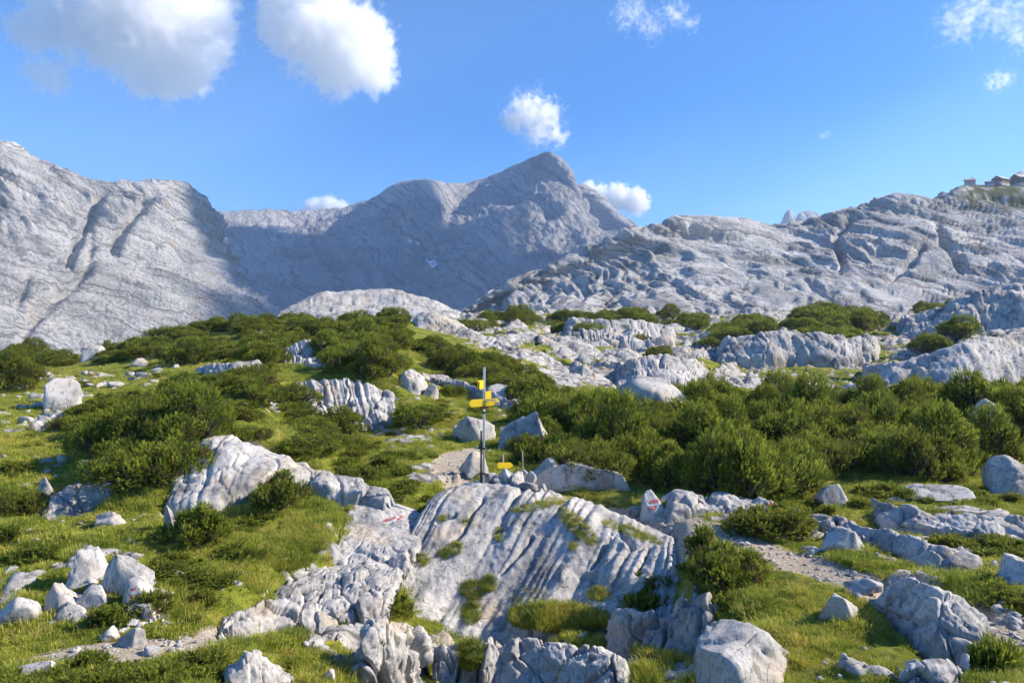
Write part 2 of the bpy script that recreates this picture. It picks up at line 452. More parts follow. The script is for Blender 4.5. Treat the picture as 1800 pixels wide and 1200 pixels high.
Z = Zb + karst_rock * sc_far * relief * 0.95 + (1 - karst_rock) * (0.20 * n2 * smooth(6, 12, Yg) + 0.13 * n1 * smooth(90, 30, Yg)) * (1 - .8 * path) - 0.05 * path
Z += 0.5 * n3 * smooth(25, 60, Yg)
Z += np.clip(np.maximum(np.maximum(stony, near_bare), bare), 0, 1) * smooth(60, 45, Yg) * (0.45 * near_rel + .05)
VG = np.stack([Xg, Yg, Z], -1)

def ground_z(x, y):
    x = np.asarray(x, float); y = np.asarray(y, float)
    return bilin(Z, row_of(y), (x / y - AZ[0]) / (AZ[1] - AZ[0]))

def mask_at(M, x, y):
    return bilin(M, row_of(y), (x / y - AZ[0]) / (AZ[1] - AZ[0]))

def ground_material():
    t = NT('alpine_ground'); P = t.pos()
    rc, fine = rock_color(t, P, 0.7)
    g1 = t.noise(P, 0.45, 4, 0.6); g2 = t.noise(P, 5.0, 5, 0.7)
    gc = t.ramp(g1, [(0.32, (0.09, 0.13, 0.016)), (0.50, (0.19, 0.21, 0.026)), (0.68, (0.31, 0.26, 0.06))])
    gc = t.mix(t.step(0.45, 0.68, g2), gc, (0.06, 0.08, 0.014, 1))
    gc = t.mix(t.math('MULTIPLY', t.step(0.56, 0.72, t.noise(P, 1.7, 3)), 0.5), gc, (0.20, 0.16, 0.06, 1))
    s1 = t.noise(P, 16, 5, 0.75)
    pc = t.ramp(s1, [(0.34, (0.22, 0.175, 0.13)), (0.52, (0.40, 0.34, 0.27)), (0.68, (0.50, 0.455, 0.40))])
    brk = t.math('MULTIPLY', t.math('SUBTRACT', t.noise(P, 3.5, 5, 0.7), 0.5), 1.1)
    wv = t.n('ShaderNodeVectorMath', op='ADD', ins={0: P, 1: t.n('ShaderNodeVectorMath', op='SCALE', ins={0: t.n('ShaderNodeTexNoise', ins={'Vector': P, 'Scale': 0.5, 'Detail': 3}).outputs[1], 3: 2.4}).outputs[0]}).outputs[0]
    ck = t.n('ShaderNodeTexVoronoi', feature='DISTANCE_TO_EDGE', ins={'Vector': t.mapping(wv, (0.6, 1.1, 1.0), (0, 0, 0.4)), 'Scale': 0.75}).outputs[0]
    crack = t.math('SUBTRACT', 1.0, t.step(0.01, 0.07, ck))
    rc = t.mix(t.math('MULTIPLY', crack, 0.75), rc, (0.07, 0.07, 0.065, 1))
    rk = t.step(0.35, 0.62, t.math('ADD', t.attr('rock'), brk))
    pk = t.step(0.30, 0.65, t.math('ADD', t.attr('path'), brk))
    col = t.mix(rk, gc, rc); col = t.mix(pk, col, pc)
    h = t.math('ADD', t.noise(P, 6, 6, 0.7), t.math('MULTIPLY', s1, 0.5))
    t.bsdf(col, 0.95, t.bump(h, 0.9, 0.045), 0.1)
    return t.m
M_ground = ground_material()
# the floor of the valley behind the crest, far below
vf = []
for j, Y in enumerate((200, 500, 900, 1500, 2400, 3500)):
    for x in np.linspace(-1.3, 1.3, 14): vf.append((x * Y, Y, -14 - 4 * math.sin(3 * x + j)))
M_scree = mountain_material('valley_scree', 0.01, warm=0.2)
tag(link('valley_floor', mesh_np('valley_floor', vf, grid_faces(6, 14), M_scree)), kind='structure')

# ------------------------------------------------------------------ mountains
def uv_of(P): return np.stack([900 + FOC * P[..., 0] / P[..., 1], 600 - FOC * (P[..., 2] - EYE) / P[..., 1]], -1)

def line_field(Q, pts, w):
    return np.exp(-seg_dist(Q.reshape(-1, 2), [np.array(p, float) for p in pts], [w] * len(pts)) ** 2)

def mountain(name, rows, nu, nv, disp, mat, veg=None):
    Pg = loft(rows, nu, nv); N = normals_grid(Pg)
    N = N * np.sign(N[..., 2].mean())
    P = Pg.reshape(-1, 3)
    d = disp(P, uv_of(P))
    P = P + N.reshape(-1, 3) * d[:, None]
    a = {'veg': veg(P, uv_of(P)) if veg is not None else np.zeros(len(P))}
    return tag(link(name, mesh_np(name, P, grid_faces(nv, nu), mat, a)), kind='structure')

def strata_noise(P, n, spacing, warp, wl):
    n = np.array(n, float); n /= np.linalg.norm(n)
    s = P @ n + warp * fbm(P / wl, 3)
    q = np.zeros_like(P); q[:, 0] = s / spacing; q[:, 1:] = P[:, :2] / (spacing * 14)
    x = fbm(q, 4, 0.62)
    return np.tanh(4.5 * x)

def disp_left(P, Q):
    g = np.zeros(len(P))
    for pts, w, a in [([(188,328),(165,365),(150,400),(128,440),(118,470)], 9, 20), ([(278,322),(262,350),(230,385),(212,410),(205,440)], 9, 22), ([(152,470),(128,505),(80,535),(40,590)], 11, 16),
                      ([(230,330),(225,345)], 7, 8), ([(165,400),(160,450)], 6, 8), ([(45,500),(30,540)], 8, 8)]:
        g -= a * line_field(Q, pts, w).clip(0)
    g *= smooth(322, 356, Q[:, 1])
    sA = strata_noise(P, (0.62, 0.0, 0.78), 13, 9, 160); sB = strata_noise(P, (0.22, 0.05, 0.97), 12, 9, 200)
    t2 = smooth(330, 520, Q[:, 1])
    d = 11 * fbm(P / 170, 4) + 7.5 * ((1 - t2) * sA + t2 * sB) + 3.2 * ((1 - t2) * strata_noise(P, (0.62, 0.0, 0.78), 5.5, 5, 70) + t2 * strata_noise(P, (0.22, 0.05, 0.97), 5, 5, 70)) + 4.5 * ridged(P / np.array((45, 45, 70)), 6, 0.68) + g
    d = d * (1 - .72 * smooth(90, 150, Q[:, 0]) * smooth(356, 326, Q[:, 1]))
    sm = smooth(560, 610, Q[:, 1] + 0.30 * (60 - Q[:, 0]))
    return d * (1 - .6 * sm * (Q[:, 0] < 140))
M_left = mountain_material('left_mountain_limestone', 0.011, (0.4, 0.05, 0.9), 0.55, base=1.3)
mountain('mountain_left', [
    [(-300,330,1450),(0,380,1500),(165,420,1550),(325,430,1650),(390,440,1700),(430,500,1750)],
    [(-300,185,910),(-120,212,960),(0,262,1000),(60,289,1040),(110,309,1070),(165,323,1100),(250,322,1150),(325,321,1200),(350,345,1230),(377,381,1262),(386,400,1290)],
    [(-300,300,830),(0,330,920),(120,350,980),(230,365,1040),(315,372,1120),(360,400,1190),(392,440,1240)],
    [(-300,400,720),(0,420,820),(120,440,880),(230,450,960),(330,455,1050),(395,475,1140),(425,495,1180)],
    [(-300,520,620),(0,520,720),(150,530,800),(280,530,880),(390,525,980),(480,545,1100)],
    [(-300,665,540),(0,655,620),(150,645,700),(300,610,800),(400,585,880),(530,575,1000)]], 400, 300, disp_left, M_left)

def disp_mid(P, Q):
    g = np.zeros(len(P))
    for pts, w, a in [([(700,330),(690,380),(705,440),(730,470)], 26, 16), ([(905,310),(925,345),(985,400)], 10, 14), ([(838,330),(800,360),(760,430),(700,480)], 26, 22)]:
        g -= a * line_field(Q, pts, w)
    for pts, w, a in [([(735,370),(770,430),(800,500)], 40, 22), ([(880,390),(850,440),(820,500)], 40, 30)]:
        g += a * line_field(Q, pts, w)
    g *= smooth(338, 385, Q[:, 1])
    steep = smooth(300, 360, Q[:, 1] - 0.12 * np.abs(Q[:, 0] - 880)) * smooth(560, 500, Q[:, 1])
    st = strata_noise(P, (-0.35, 0.1, 0.93), 26, 25, 400)
    return 18 * fbm(P / 420, 4) * smooth(290, 380, Q[:, 1]) + g + (0.25 + .4 * smooth(895, 955, Q[:, 0]) * smooth(272, 300, Q[:, 1]) + steep) * (24 * ridged(P / np.array((110, 110, 260)) + .5 * fbm(P / 200, 2)[:, None], 6, .66) + 3.5 * st) + 5 * fbm(P / 40, 4, .6) + 13 * smooth(925, 965, Q[:, 0]) * smooth(340, 300, Q[:, 1]) * (ridged(P / np.array((55, 55, 80)), 5, .62) - .5)
M_mid = mountain_material('central_mountain_limestone', 0.0038, (0.75, 0.1, 0.6), 0.35, base=1.2)
mountain('mountain_centre', [
    [(250,460,3400),(385,440,3500),(660,420,3700),(830,400,3900),(965,380,3700),(1030,430,3500)],
    [(250,392,2550),(385,382,2650),(450,378,2750),(530,382,2900),(600,372,2950),(660,350,2850),(692,330,2750),(742,320,2700),(790,328,2850),(830,325,3000),(880,308,2950),(930,287,2800),(950,279,2740),(965,275,2680),(975,278,2660),(992,292,2640),(1003,312,2625),(1010,333,2620),(1018,350,2640)],
    [(250,420,2380),(385,412,2450),(530,405,2600),(620,390,2620),(690,365,2540),(742,358,2500),(800,365,2640),(850,352,2680),(910,325,2620),(965,315,2540),(1000,345,2510),(1025,375,2540)],
    [(250,460,2200),(385,450,2250),(530,445,2350),(640,435,2330),(740,430,2280),(800,430,2340),(870,410,2380),(960,395,2370),(1010,410,2370),(1055,430,2420)],
    [(250,510,1950),(385,500,2000),(550,497,2050),(700,495,2030),(800,490,2070),(900,475,2120),(1000,460,2200),(1085,450,2300)],
    [(250,590,1500),(385,585,1500),(600,585,1520),(800,580,1550),(1000,565,1650),(1160,530,1850)]], 420, 240, disp_mid, M_mid)

def disp_butt(P, Q): return 14 * fbm(P / 200, 3) + 12 * ridged(P / np.array((90, 90, 220)), 5) + 5 * strata_noise(P, (0.3, 0, 1), 30, 20, 300)
mountain('mountain_buttress', [
    [(985,420,3300),(1060,420,3300),(1150,470,3300)],
    [(985,345,2790),(1010,332,2790),(1030,333,2780),(1048,346,2760),(1066,362,2740),(1090,383,2720),(1112,400,2700),(1122,412,2700),(1135,430,2700)],
    [(990,400,2680),(1020,385,2680),(1050,390,2660),(1080,405,2640),(1110,425,2620),(1140,450,2620)],
    [(990,470,2560),(1050,460,2550),(1100,460,2540),(1160,490,2540)]], 120, 110, disp_butt, mountain_material('buttress_limestone', 0.0038, (0.3, 0, 1), 0.75, base=1.15))
mountain('mountain_shoulder', [
    [(1060,430,3900),(1150,440,3900),(1200,470,3900)],
    [(1060,385,3420),(1082,376,3420),(1096,381,3410),(1112,391,3400),(1122,404,3400),(1140,425,3390),(1180,450,3380)],
    [(1060,460,3300),(1120,460,3300),(1190,480,3300)]], 60, 50, disp_butt, M_mid)
for nm, rows in (('mountain_spires', [[(1365,420,3300),(1400,420,3300),(1450,420,3300)],
                                      [(1365,398,3050),(1374,392,3050),(1380,377,3040),(1387,371,3030),(1394,378,3030),(1398,389,3030),(1404,379,3040),(1412,374,3050),(1424,371,3050),(1436,376,3060),(1452,384,3060)],
                                      [(1365,415,3000),(1400,412,2990),(1452,412,3000)]]),
                 ('mountain_far_right', [[(1755,345,3500),(1850,345,3500),(1990,345,3500)],
                                         [(1755,335,3200),(1772,318,3200),(1785,306,3200),(1800,300,3200),(1830,300,3200),(1880,304,3200),(1990,306,3200)],
                                         [(1755,360,3100),(1850,360,3100),(1990,360,3100)]])):
    mountain(nm, rows, 70, 40, lambda P, Q: 5 * fbm(P / 60, 3) + 4 * ridged(P / np.array((40, 40, 120)), 3), M_mid)

def disp_right(P, Q):
    s1 = strata_noise(P, (0.30, -0.25, 0.95), 11, 14, 130)
    s2 = strata_noise(P, (0.22, -0.25, 0.95), 4.2, 6, 60)
    e, r, off = voro(P / np.array((60, 50, 22)) + 0.35 * np.stack([fbm(P / 40, 2), fbm(P / 40 + 9, 2), fbm(P / 40 + 5, 2)], 1))
    g = -9 * line_field(Q, [(1690,470),(1660,430),(1650,400)], 7) - 7 * line_field(Q, [(1480,470),(1470,420),(1500,385)], 6) - 5 * line_field(Q, [(1560,500),(1620,440)], 6) - 6 * line_field(Q, [(1810,395),(1740,400),(1705,415),(1690,425)], 4)
    return (2.0 * fbm(P / 130, 3, .5) + 1.2 * s1 + 2.2 * s2 - .5 * (1 - smooth(0, .06, e)) + 0.8 * ridged(P / np.array((26, 26, 7)), 5, .7) + .8 * g) * (1 - .85 * smooth(1660, 1690, Q[:, 0]) * smooth(352, 338, Q[:, 1]))
def veg_right(P, Q):
    n = fbm(P / 22, 4)
    top = smooth(385, 355, Q[:, 1] + 14 * n) * smooth(1660, 1705, Q[:, 0] + 20 * n)
    pat = smooth(0.22, 0.42, n + .3 * fbm(P / 90 + 4, 2)) * 0.3 * smooth(380, 470, Q[:, 1])
    return np.clip(top * smooth(-.25, .2, fbm(P / 9, 3) + .15) + pat, 0, 1)
M_right = mountain_material('right_ridge_limestone', 0.03, (0.26, -0.25, 0.95), 0.3, base=1.45)
ridge = mountain('ridge_right', [
    [(780,600,900),(1000,520,900),(1270,430,900),(1540,400,900),(1720,360,900),(1900,360,900),(2300,330,900)],
    [(790,562,470),(840,535,480),(870,516,485),(930,490,490),(1000,456,500),(1050,433,505),(1100,413,510),(1150,397,520),(1200,385,530),(1270,383,540),(1330,394,560),(1385,396,575),(1430,387,580),(1480,374,585),(1540,349,580),(1600,346,580),(1645,347,585),(1685,328,590),(1730,326,600),(1800,327,600),(1900,329,600),(2300,300,600)],
    [(800,566,430),(900,520,440),(1000,485,455),(1100,447,465),(1200,425,480),(1300,425,495),(1400,425,510),(1500,400,520),(1600,385,520),(1700,362,540),(1800,360,550),(1900,360,550),(2300,340,550)],
    [(810,572,400),(900,545,400),(1000,520,405),(1100,490,410),(1200,475,415),(1300,475,425),(1400,470,435),(1500,455,450),(1600,440,460),(1700,440,470),(1800,430,470),(1900,420,470),(2300,400,470)],
    [(830,580,340),(950,560,330),(1100,540,330),(1250,530,340),(1400,525,350),(1550,515,370),(1700,505,390),(1850,490,390),(2300,470,390)],
    [(850,620,270),(1000,610,260),(1250,600,270),(1500,600,280),(1750,600,290),(2300,600,290)]], 570, 236, disp_right, M_right, veg_right)
print('mountains', round(time.time() - T0, 1))
# ------------------------------------------------------------------ rock outcrops, ledges, boulders
M_rock = rock_material('pale_limestone', 1.0, 0.02)
M_far = rock_material('far_limestone', 0.34, 0.10)
M_boulder = rock_material('boulder_limestone', 1.6, 0.012)

def on_ground(u, v, ymin=7.5):
    a = (u - 900) / FOC
    col = bilin(Z, np.arange(NY).astype(float), np.full(NY, (a - AZ[0]) / (AZ[1] - AZ[0])))
    ray = EYE - (v - 600) / FOC * YS
    k = np.where((col >= ray) & (YS > ymin))[0]
    if len(k) == 0: return on_ground(u, v + 3, ymin)
    y = YS[k[0]]; return np.array((a * y, y, float(ground_z(a * y, y))))

def flutes(Q, wl, P, amp_n=0.35):
    """rain-cut runnels: rounded ribs and sharp grooves across the coordinate Q"""
    w = Q + amp_n * wl * fbm(P / (wl * 4), 3)
    a = fbm(np.c_[w / wl, P[:, 2] * .12, np.zeros(len(Q))], 1)
    b = np.abs(perlin(np.c_[w / wl, 7 + P[:, 2] * 0.15, np.full(len(Q), 3.7)]))
    c = np.abs(perlin(np.c_[w / (wl * .42), 2 + P[:, 2] * 0.3, np.full(len(Q), 1.7)]))
    return 1.0 * np.sqrt(b + 0.01) + 0.45 * np.sqrt(c + 0.01) + 0.4 * a

CARVE = []
def outcrop(name, rows, nu, nv, label, disp, mat=None, cat='rock outcrop', group=None):
    rows = rows + [[(u, v + 70, Y - 0.15) for (u, v, Y) in rows[-1]]]
    Pg = loft(rows, nu, nv); N = normals_grid(Pg); N = N * np.sign(N[..., 2].mean())
    P = Pg.reshape(-1, 3).astype(np.float32)
    S, Tt = np.meshgrid(np.linspace(0, 1, nu), np.linspace(0, 1, nv))
    wid = np.linalg.norm(Pg[nv // 2, -1] - Pg[nv // 2, 0])
    edge = (smooth(0, .05, S) * smooth(1, .95, S)).ravel()
    P = P + N.reshape(-1, 3) * (disp(P, S.ravel() * wid, Tt.ravel()))[:, None]
    # the sides dive under the turf
    P[:, 2] -= (1 - edge) * 0.10 * wid * 0.6
    CARVE.append(P[edge > .97])
    base = P.mean(0); base[2] = P[:, 2].min()
    o = link(name, mesh_np(name, P - base, grid_faces(nv, nu), mat or M_rock), loc=base)
    return tag(o, label, cat, group)

def dd(P, a, s, oc=4): return a * fbm(P / s, oc)
def cracks(P, s, depth, w=0.10):
    Q = P / s + 0.35 * np.stack([fbm(P / s * .8, 2), fbm(P / s * .8 + 5, 2), fbm(P / s * .8 + 9, 2)], 1)
    e, r, off = voro(Q)
    return -depth * (1 - smooth(0, w, e)), (r[:, 0] - .5), (r[:, 1] - .5) * off[:, 0] + (r[:, 2] - .5) * off[:, 1]

def disp_dome(P, q, t):
    f = flutes(q - 0.5 * (P[:, 2] - 3), 0.58, P, .22)
    m = smooth(.22, .42, t) * smooth(.98, .85, t)
    m = m * (0.35 + 0.65 * smooth(2.2, 3.2, q + .8 * fbm(P / 1.5, 2)))
    c, r, tl = cracks(P * np.array((1, 1, .55)), 1.7, 0.16, 0.05)
    cm = smooth(0.0, .25, fbm(P / 2.2 + 4, 2)) * m
    uvp = uv_of(P); jt = np.zeros(len(P))
    for pl_ in ([(805,964),(838,950),(868,932),(890,930)], [(716,1000),(745,985),(790,958),(815,935),(832,900),(850,876)], [(880,1012),(905,985),(935,945)], [(1040,1000),(1060,960),(1085,935)], [(770,918),(800,905)], [(1120,1010),(1140,965)]):
        jt -= line_field(uvp + 3 * np.stack([fbm(P / .3, 3), fbm(P / .3 + 6, 3)], 1), pl_, 2.6)
    am = .55 + .9 * smooth(-.25, .35, fbm(P / 1.4 + 11, 2))
    return 0.36 * am * m * (f - .6) + .17 * jt + .015 * ridged(P / .35, 3) + c * cm + 0.10 * r * cm + dd(P, .05, .9) + dd(P, .025, .15, 3)
dome = outcrop('fluted_dome', [
    [(720,905,24.0),(850,900,24.5),(1000,905,24),(1190,985,21.5)],
    [(738,900,21.4),(765,872,21.7),(805,854,22.0),(855,849,22.2),(930,856,22.2),(1000,874,21.5),(1100,908,20.4),(1205,958,18.8)],
    [(722,925,20.2),(755,893,20.7),(800,870,21.0),(870,864,21.0),(950,881,20.5),(1040,912,19.7),(1120,941,18.9),(1210,978,17.7)],
    [(700,965,19.2),(740,938,19.7),(800,915,20.0),(870,915,20.0),(940,932,19.6),(1030,955,18.9),(1120,978,18.1),(1215,1001,17.0)],
    [(672,1008,18.4),(720,998,18.6),(790,986,18.9),(860,988,18.9),(930,996,18.6),(1030,1008,18.1),(1120,1018,17.4),(1220,1029,16.6)],
    [(648,1040,17.8),(700,1046,18.0),(770,1054,18.0),(840,1066,17.9),(920,1058,17.8),(1020,1056,17.5),(1110,1056,17.0),(1222,1050,16.2)],
    [(638,1062,17.4),(695,1085,17.4),(765,1108,17.2),(840,1128,17.0),(925,1112,17.0),(1020,1097,16.8),(1110,1090,16.4),(1225,1072,15.9)]],
    230, 190, 'large domed limestone rock with deep rain flutes below the tall signpost', disp_dome)

def disp_slab(P, q, t):
    c, r, tl = cracks(P, 1.3, 0.10, 0.06)
    return 0.16 * (flutes(q, .8, P) - .6) * smooth(.25, .45, t) + 0.6 * c + .08 * r + dd(P, .14, 1.0) + dd(P, .03, .2, 3)
outcrop('rock_slab', [
    [(325,835,25),(420,815,25.5),(520,850,24.5),(575,870,23.5)],
    [(330,795,22.8),(365,774,23),(410,769,23.2),(450,784,23),(490,800,22.9),(550,818,22.8)],
    [(308,822,21.6),(348,797,21.8),(400,789,21.9),(450,801,21.9),(500,816,21.9),(556,832,21.9)],
    [(296,852,20.6),(330,848,20.5),(370,842,20.6),(410,832,20.9),(455,824,21.3),(530,842,21.4)],
    [(286,884,19.9),(320,890,19.7),(360,888,19.7),(400,876,20.1),(445,848,20.7),(520,858,21.1)]],
    130, 110, 'large rounded grey slab beside pine shrubs left of the signpost path', disp_slab)

def disp_arrow(P, q, t):
    lo = smooth(.42, .62, t + .12 * fbm(P / 1.2, 2))
    c, r, tl = cracks(P * np.array((1, 1, .7)), 0.8, 0.12, 0.08); c2, r2, t2 = cracks(P + 3, 0.34, 0.04, 0.10)
    return lo * (c + .16 * r + .26 * tl + c2 + .06 * r2 + .10 * t2) + dd(P, .10, .9) + dd(P, .03, .2, 3)
arrow_slab = outcrop('rubble_slab', [
    [(600,905,23),(680,900,23.2),(765,930,22.6)],
    [(612,876,21.8),(660,876,21.9),(700,885,21.8),(755,908,21.4)],
    [(600,918,20.2),(650,913,20.4),(700,922,20.3),(748,935,20.0)],
    [(585,962,18.8),(640,958,18.9),(685,962,18.7),(735,962,18.7)],
    [(525,1000,17.8),(580,1004,17.6),(640,1002,17.5),(715,995,17.8)],
    [(465,1050,16.1),(540,1060,15.9),(610,1064,15.8),(690,1050,16.3)]],
    150, 190, 'pale slab with a red and white painted arrow breaking into rubble below', disp_arrow)

def disp_cliff(P, q, t):
    m = smooth(.2, .36, t)
    c, r, tl = cracks(P * np.array((1, 1, .4)), 1.6, 0.2, 0.06)
    return 0.24 * m * (flutes(q + .3 * P[:, 2], .5, P) - .6) + c * m + .25 * r * m + dd(P, .2, 1.8) + dd(P, .05, .3, 3)
outcrop('fluted_cliff', [
    [(500,712,42),(600,706,42.5),(710,716,42)],
    [(504,686,38.6),(540,673,38.8),(580,668,39.0),(640,672,39.0),(698,690,38.6)],
    [(506,694,37.8),(545,690,37.6),(600,690,37.6),(650,692,37.8),(700,708,37.8)],
    [(520,704,37.0),(555,710,36.6),(600,724,36.2),(645,724,36.3),(700,724,36.8)],
    [(530,716,36.2),(562,730,35.7),(602,754,34.9),(642,754,34.9),(698,740,35.7)]],
    150, 100, 'low grey cliff with vertical grooves under the shrubs of the knoll', disp_cliff)
outcrop('fluted_cliff', [
    [(488,660,49),(540,640,50),(590,650,50)],
    [(500,622,45.5),(522,603,46.2),(550,600,46.4),(580,611,46.2)],
    [(494,642,44.4),(530,628,44.8),(556,626,45.0),(580,632,45.0)],
    [(486,664,43.0),(518,673,42.6),(556,664,43.2),(578,652,43.8)]],
    90, 80, 'small grooved grey cliff higher on the knoll above the larger one', disp_cliff)
def disp_far(P, q, t):
    c, r, tl = cracks(P * np.array((1, 1, .6)), 3.2, 0.45, 0.08); c2, r2, t2 = cracks(P, 1.2, .15, .1)
    return .35 * c + .3 * r + .25 * tl + .5 * c2 + .15 * r2 + dd(P, .9, 8) + dd(P, .12, .8, 3)
outcrop('rock_rib', [
    [(712,590,100),(800,600,100),(880,632,92),(945,668,84)],
    [(716,558,91),(750,553,92),(800,570,89),(850,594,85),(892,618,81),(940,648,74)],
    [(720,574,87),(755,578,86),(800,592,83),(845,612,79),(892,634,75),(940,658,70)],
    [(722,594,83),(760,608,79),(800,616,77),(845,630,73),(892,648,69),(945,670,66)]],
    150, 80, 'long pale rock rib slanting down the right flank of the knoll', disp_far, M_far)
outcrop('rock_hump', [
    [(470,580,175),(640,570,178),(830,580,175)],
    [(480,556,140),(502,545,141),(535,526,143),(575,515,146),(640,511,149),(700,513,149),(760,529,147),(800,545,145),(825,556,144)],
    [(470,562,132),(540,545,134),(600,538,136),(660,535,138),(730,540,137),(820,562,134)],
    [(470,580,124),(560,575,124),(650,572,126),(740,574,126),(830,580,126)]],
    150, 70, 'broad white limestone hump on the skyline behind the knoll', disp_far, M_far)


def ledge(name, pts, depth, label, disp, nu=120, nv=70, cat='rock ledge', mat=None):
    """bedrock step: pts of (u, v of its upper rim, v of its foot); the foot stands on the ground, the back runs into the slope"""
    rows = [[], [], [], [], []]
    for u, vt, vb in pts:
        g = on_base(u, vb); Yf = g[1] if g is not None else 14.0; d = depth * Yf / 18
        zt = EYE - (vt - 600) / FOC * (Yf + .8 * d)
        def at(Y, z): return (u, 600 + FOC * (EYE - z) / Y, Y)
        zf = EYE - (vb - 600) / FOC * Yf
        rows[0].append(at(Yf + 2.0 * d, min(zt, zf + .3 * (zt - zf)) - .9 * d)); rows[1].append(at(Yf + .85 * d, zt)); rows[2].append(at(Yf + .38 * d, zt * .96 + zf * .04))
        rows[3].append(at(Yf + .12 * d, .5 * zt + .5 * zf)); rows[4].append((u, vb, Yf - .02))
    return outcrop(name, rows, nu, nv, label, disp, mat, cat)
def disp_ledge(P, q, t):
    c, r, tl = cracks(P * np.array((1, 1, .6)), 1.0, 0.12, 0.06); c2, r2, t2 = cracks(P + 7, .4, .035, .08)
    return c + .16 * r + .2 * tl + c2 + .05 * r2 + dd(P, .13, .8) + dd(P, .04, .2, 3)
def disp_block(P, q, t):
    c, r, tl = cracks(P * np.array((1.3, 1, .5)), .8, 0.26, 0.09); c2, r2, t2 = cracks(P + 7, .35, .05, .1)
    return c + .26 * r + .3 * tl + c2 + .07 * r2 + dd(P, .16, .8) + dd(P, .04, .2, 3)
def disp_kar(P, q, t):
    s = P[:, 1].mean() / 90
    c, r, tl = cracks(P * np.array((1.2, .8, .7)) / s, 2.6, 0.3, 0.07); c2, r2, t2 = cracks(P / s + 7, 1.0, .10, .10)
    return s * (.8 * c + .3 * r + .3 * tl + .5 * c2 + .30 * (flutes(q / s + .5 * P[:, 2] / s, 1.3, P / s, .3) - .6) * smooth(.2, .45, t) + dd(P / s, .6, 5) + dd(P / s, .08, .7, 3))
marked_ledge = ledge('rock_ledge', [(1160,868,905),(1250,870,897),(1330,880,902),(1420,897,918),(1500,918,942),(1570,934,974),(1640,954,998),(1710,972,1004),(1765,990,1006)], 1.0, 'long slanting bedrock ledge with a faint red mark from thicket to lower right', disp_ledge, 230, 70)
ledge('rock_ledge', [(1535,884,908),(1590,893,928),(1650,902,940),(1710,904,946),(1770,911,951),(1850,922,960)], 1.1, 'grey bedrock ledge along the right edge below the tall grass', disp_ledge, 170, 70)
long_ledge = ledge('rock_ledge', [(1552,1030,1078),(1592,1024,1098),(1640,1034,1128),(1690,1056,1134),(1745,1092,1134)], 1.3, 'flat-topped cracked bedrock ledge beside the lower right path', disp_ledge, 150, 80)
ledge('rock_ledge', [(1575,1160,1215),(1610,1150,1220),(1650,1152,1220),(1700,1166,1216)], 1.0, 'split bedrock blocks at the bottom edge near the right corner', disp_block, 110, 70)
ledge('rock_ledge', [(862,1160,1215),(900,1138,1222),(950,1128,1226),(1010,1132,1228),(1060,1142,1228),(1110,1168,1226)], 1.5, 'broad pale bedrock slab at the bottom edge below the dome', disp_ledge, 190, 90)
ledge('rock_ledge', [(612,1145,1205),(645,1108,1216),(685,1094,1220),(722,1102,1220),(752,1134,1212)], 1.1, 'tall cracked bedrock blocks at lower left of the dome', disp_block, 130, 100)
ledge('rock_ledge', [(762,1158,1204),(800,1140,1212),(845,1126,1212),(885,1130,1200)], 1.0, 'leaning bedrock blocks under the left half of the dome', disp_block, 110, 80)
ledge('rock_ledge', [(1072,1092,1130),(1110,1078,1136),(1150,1082,1136),(1200,1062,1134),(1262,1068,1130)], 1.0, 'grey bedrock knobs below the right end of the dome', disp_block, 150, 70)
ledge('rock_ledge', [(330,661,670),(370,650,672),(415,642,668),(462,634,658)], 1.0, 'shaded bedrock ribs in the turf left of the grooved cliffs', disp_kar, 110, 60, mat=M_far)
ledge('rock_ledge', [(425,792,814),(500,812,836),(560,832,857),(625,848,874),(695,868,892)], .8, 'low sunlit bedrock strip running from the rounded slab to the painted slab', disp_ledge, 160, 50)
ledge('rock_ledge', [(385,1088,1106),(440,1068,1100),(500,1056,1098),(565,1062,1108)], .9, 'low bedrock step at the end of the lower left path', disp_ledge, 130, 60)
ledge('rock_ledge', [(400,1185,1220),(440,1152,1224),(480,1160,1224),(520,1190,1220)], .9, 'cracked bedrock hump in the shaded grass at the bottom edge', disp_ledge, 110, 60)
ledge('rock_ledge', [(60,892,905),(100,866,900),(150,850,884),(200,848,868)], .7, 'pale bedrock rib in the left hollow below the stony slope', disp_ledge, 120, 50)
ledge('rock_ledge', [(728,652,662),(785,666,677),(840,683,696),(890,701,716),(925,716,730)], .6, 'narrow sunlit rock band slanting down behind the top of the signpost', disp_ledge, 150, 40)
ledge('rock_ledge', [(560,578,584),(620,580,588),(680,588,596)], .35, 'thin pale rock band in the turf on top of the knoll', disp_ledge, 100, 36)
for pts, lb in [([(1255,612,632),(1300,600,640),(1350,594,644),(1400,592,640),(1450,596,642),(1500,600,638),(1548,600,628)], 'pale cracked cliff band above the green flat on the right'),
                ([(1512,662,672),(1560,650,688),(1620,638,690),(1680,622,692),(1740,612,690),(1800,610,688),(1870,606,690)], 'cracked grey slab mass at right above the thicket'),
                ([(1575,576,592),(1640,560,590),(1700,540,588),(1760,523,584),(1860,512,580)], 'bright bare rock slope high at the right edge'),
                ([(1080,662,680),(1120,648,686),(1170,640,686),(1215,648,684),(1250,662,678)], 'rounded jointed rock mass above the middle of the thicket'),
                ([(990,578,596),(1060,576,604),(1130,584,606),(1190,590,606)], 'long low rock step below the far middle pines')]:
    ledge('karst_ledge', pts, 1.6 if 'band' in lb else 3.6, lb, disp_kar, 200, 80, 'rock outcrop', M_far)

